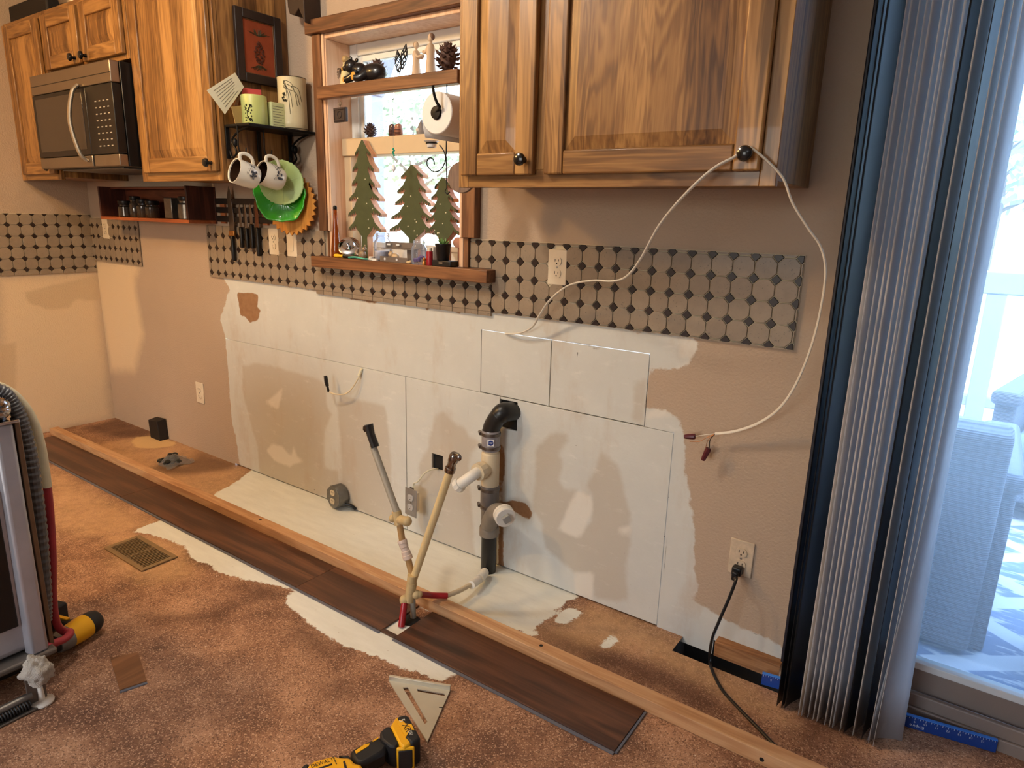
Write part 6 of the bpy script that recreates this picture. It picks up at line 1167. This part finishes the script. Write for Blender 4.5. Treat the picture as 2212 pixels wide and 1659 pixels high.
m = MB(); m.lathe([(.026, .0005), (.028, .002), (.028, .006), (.024, .009), (.008, .011), (.006, .05), (.0005, .05)], (fx_, fy_, 0), (0,0,1), 22); build(m, 'levelling_foot', M_PVCW, dw, 40)
m = MB(); m.tube([(fx_-.004, fy_-.020, .034), (fx_-.002, fy_-.30, .030)], .011, 12); build(m, 'hinge_bar', M_GALV, dw)
m = MB(); m.tube([(fx_+.008+.0105*math.cos(t_*2*math.pi), fy_-.030-.22*t_/34, .020+.0105*math.sin(t_*2*math.pi)) for t_ in [i/9 for i in range(9*34)]], .0022, 5); build(m, 'door_spring', M_TBLK, dw, 60)
m = MB(); m.box(fx_-.02, fx_+.022, fy_-.30, fy_-.018, .002, .007); build(m, 'spring_rail', M_GALV, dw, bevel=.001)
m = MB(); wc_ = aty(80, 1440, fy_-.01); random.seed(21)
wx_, wz_ = fx_+.002, .112
from mathutils import noise as mnoise
m.ell((wx_, fy_-.002, .100), .030, .034, .040, 36, 26); m.v = [tuple(V((wx_, fy_-.002, .100))+(V(v)-V((wx_, fy_-.002, .100)))*(1+.34*mnoise.noise(V(v)*45)+.22*mnoise.noise(V(v)*110)+.12*mnoise.noise(V(v)*260))) for v in m.v]
build(m, 'insulation_tuft', M_GLASSW, dw, 60)
# hoses
Hx = lambda x, y, X=2.365: atx(x, y, X)
cp_ = smooth_path([Hx(-60,835), Hx(0,843), Hx(28,872), Hx(48,915), Hx(64,975), Hx(76,1050), Hx(86,1130), Hx(93,1210), Hx(98,1290), Hx(98,1340)], 22); m = MB(); m.tube(cp_, [.0150+(.0022 if (i//2) % 2 else 0) for i in range(len(cp_))], 12); o_ = build(m, 'drain_hose', pm('grey_ribbed_hose', S(84,84,86), .4, var=.15), dw, 25)
HW = lambda x, y: atx(x, y, 2.335)
m = MB(); m.tube(smooth_path([HW(-60,822), HW(0,835), HW(40,862), HW(70,905), HW(88,960), HW(98,1020), HW(102,1052)], 8), .0115, 12); build(m, 'cream_hose', pm('stained_cream_hose', S(206,198,166), .4, var=.15, scale=40), dw, 60)
m = MB(); m.tube(smooth_path([HW(102,1050), HW(108,1110), HW(113,1200), HW(114,1290), HW(122,1345), HW(138,1364), atx(152,1366,2.36), atx(140,1380,2.38), atx(110,1392,2.40), atx(70,1405,2.42)], 8), .0108, 12); build(m, 'red_hose', pm('worn_red_hose', S(150,44,54), .4, var=.3, scale=18), dw, 60)
m = MB(); m.box(2.315, 2.352, -1.262, -1.235, .255, .270); build(m, 'hose_clip', M_TBLK, dw, bevel=.002)
# ------------------------------------------------------------------ outside: patio, furniture, railing, garden
def simple_struct(name, mb, mat): return struct(build(mb, name, mat, smooth=0, loc=(0,0,0)))
M_DECK = wood('weathered_deck', S(120,124,130), S(150,154,160), S(176,180,186), 'x', 'y', 1.0, rough=.8, streak=.2)
b = MB(); b.box(1.0, 9.0, .165, 4.2, -.20, -.105); simple_struct('patio_floor', b, M_DECK)
M_GRASS = pm('pale_dry_lawn', S(150,152,110), .95, var=.25, scale=2); b = MB(); b.box(-30, 40, 4.2, 60, -.60, -.55); b.box(-30, 1.0, .165, 4.2, -.60, -.55); simple_struct('lawn', b, M_GRASS)
def rug_mat():
    t = NT('patterned_rug'); p = t.obj(); sp_ = t.n('ShaderNodeSeparateXYZ', {0: p}); zz = t.math('PINGPONG', t.math('ADD', t.math('MULTIPLY', sp_.outputs[0], 1.6), t.math('PINGPONG', t.math('MULTIPLY', sp_.outputs[1], 2.2), .5)), .25); st_ = t.ramp(zz, .10, .12); w = t.noise(t.sc(p, (8, 30, 1)), 1, 3); f = t.math('MULTIPLY', st_, t.ramp(w, .35, .5))
    t.pr(t.mix(f, S(214,220,226), S(120,140,170)), .9, 0, t.bump(t.noise(p, 300, 2), .4, .002)); return t.m
b = MB(); b.box(4.2, 6.6, .35, 3.0, -.1045, -.0985); tag(build(b, 'outdoor_rug', rug_mat(), smooth=0), 'pale outdoor rug with blue-grey zigzag pattern on the patio', 'rug')
def wicker():
    t = NT('blue_grey_wicker'); p = t.obj(); br_ = t.n('ShaderNodeTexBrick', {'Vector': t.n('ShaderNodeMapping', {'Vector': p, 'Rotation': (R(90), 0, 0)}).outputs[0], 'Color1': S(96,104,118), 'Color2': S(116,124,138), 'Mortar': S(60,66,78), 'Scale': 1.0, 'Mortar Size': .003, 'Brick Width': .05, 'Row Height': .018}); wv = t.n('ShaderNodeTexWave', {'Vector': p, 'Scale': 50.0, 'Distortion': 1.0}, bands_direction='Z').outputs['Fac']
    t.pr(t.mix(.5, br_.outputs[0], t.mix(wv, S(84,92,106), S(132,140,152))), .6, 0, t.bump(wv, .8, .004)); return t.m
M_WICK = wicker(); M_CUSH = pm('pale_blue_cushion', S(150,172,190), .85, var=.06, bump=.2)
def wicker_chair(label):
    r = thing('wicker_armchair', label, 'chair', (0,0,0), 'wicker armchairs on the patio')   # faces +y
    for s in (-1, 1):
        m = MB(); m.box(s*.36-.045, s*.36+.045, -.34, .36, 0, .58); build(m, 'arm_panel', M_WICK, r, bevel=.012); m = MB(); m.box(s*.36-.062, s*.36+.062, -.36, .40, .575, .645); build(m, 'arm_rest', M_WICK, r, bevel=.025, seg=3)
    m = MB(); m.box(-.32, .32, -.34, .34, .10, .32); build(m, 'seat_base', M_WICK, r, bevel=.012); m = MB(); m.add([(-.36,-.42,.02),(.36,-.42,.02),(.36,-.34,.02),(-.36,-.34,.02),(-.36,-.50,.80),(.36,-.50,.80),(.36,-.40,.82),(-.36,-.40,.82)], [(0,3,2,1),(4,5,6,7),(0,1,5,4),(1,2,6,5),(2,3,7,6),(3,0,4,7)]); build(m, 'backrest', M_WICK, r, bevel=.02, seg=3)
    m = MB(); m.box(-.30, .30, -.30, .36, .321, .45); build(m, 'seat_cushion', M_CUSH, r, bevel=.04, seg=3); m = MB(); m.box(-.30, .30, -.40, -.27, .45, .80); build(m, 'back_cushion', M_CUSH, r, bevel=.04, seg=3); return r
c1 = wicker_chair('near wicker armchair with its back to the patio door'); c1.location = (4.165, 1.02, -.098); c2 = dup(c1, (4.98, 2.35, -.098), (0, 0, R(168)), 'far wicker armchair with pale cushion facing the patio door')
m = MB(); m.box(-.22, .22, -.22, .22, 0, .42); wt = thing('wicker_table', 'wicker side table beside the near armchair outside the door', 'table', (0,0,0)); build(m, 'body', M_WICK, wt, bevel=.03, seg=3); m = MB(); m.box(-.24, .24, -.24, .24, .421, .445); build(m, 'table_top', M_WICK, wt, bevel=.008); wt.location = (4.965, .66, -.098)
M_RAIL = pm('blue_grey_railing', S(150,158,172), .6, var=.06); rl = thing('patio_railing', 'pale grey railing at the far edge of the patio', 'railing', (5, 4.1, -.1)); m = MB(); m.box(2.0, 9.0, 4.05, 4.15, .86, 1.02); build(m, 'top_rail', M_RAIL, rl, bevel=.01); m = MB(); m.box(2.0, 9.0, 4.07, 4.13, .02, .10); build(m, 'bottom_rail', M_RAIL, rl, bevel=.01)
for k in range(10): m = MB(); m.box(2.30+k*.70, 2.42+k*.70, 4.06, 4.14, -.1049, .86); build(m, 'post', M_RAIL, rl, bevel=.006)
m = MB(); m.ell((4.35, 7.25, -.28), .62, .45, .55, 16, 10); tag(build(m, 'white_boulder', pm('white_stone', S(226,224,216), .8, var=.08), smooth=60), 'rounded white mound on the lawn beyond the railing', 'boulder')
b = MB(); b.box(2.4, 7.5, 5.2, 6.6, -.5495, -.50); tag(build(b, 'concrete_pad', pm('pale_concrete', S(206,206,204), .9, var=.05), smooth=0), 'pale concrete pad on the lawn beyond the railing', 'pad')
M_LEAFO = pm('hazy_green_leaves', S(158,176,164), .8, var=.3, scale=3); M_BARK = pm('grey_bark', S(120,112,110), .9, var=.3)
def tree(label, x, y, h, cr_, seed, n=520):
    rnd = random.Random(seed); t = thing('garden_tree', label, 'tree', (x, y, -.55), 'garden trees'); m = MB(); m.tube([(x, y, -.55), (x+.1, y, h*.4), (x-.05, y, h*.8)], [h*.035, h*.026, h*.01], 10)
    for k in range(7): a = k*2.4; m.tube([(x, y, h*(.3+.06*k)), (x+math.cos(a)*cr_*.7, y+math.sin(a)*cr_*.7, h*(.5+.06*k))], [h*.012, h*.004], 6)
    build(m, 'trunk', M_BARK, t, 50); m = MB()
    for k in range(n):
        d = V((rnd.gauss(0, 1), rnd.gauss(0, 1), rnd.gauss(0, 1))).normalized()*(rnd.random()**.4); c_ = V((x+d.x*cr_, y+d.y*cr_, h*.66+d.z*h*.36)); s_ = rnd.uniform(.10, .22); u_ = V((rnd.gauss(0, 1), rnd.gauss(0, 1), rnd.gauss(0, 1))).normalized(); w_ = u_.orthogonal().normalized()
        m.add([c_-u_*s_-w_*s_*.6, c_+u_*s_-w_*s_*.5, c_+u_*s_*.9+w_*s_*.6, c_-u_*s_*.8+w_*s_*.5], [(0,1,2,3)])
    o = build(m, 'foliage', M_LEAFO, t, 0); o['kind'] = 'stuff'
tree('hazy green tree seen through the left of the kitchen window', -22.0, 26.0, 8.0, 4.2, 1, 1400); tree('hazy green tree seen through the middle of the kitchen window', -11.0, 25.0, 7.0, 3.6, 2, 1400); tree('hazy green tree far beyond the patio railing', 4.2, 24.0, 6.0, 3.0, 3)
# covered porch corner post and brace outside the kitchen window
M_PORCH = pm('blue_grey_post', S(140,150,172), .7, var=.06); pp = thing('porch_post', 'blue-grey porch post with a diagonal brace outside the kitchen window', 'post', (.69, 1.6, -.55)); m = MB(); m.box(.63, .75, 1.54, 1.66, -.55, 3.1); build(m, 'post', M_PORCH, pp, bevel=.01); m = MB(); m.obox((.92, 1.60, 2.52), V((.22, 0, .40)), V((.06, 0, -.033)), V((0, .06, 0))); build(m, 'brace', M_PORCH, pp, bevel=.006)
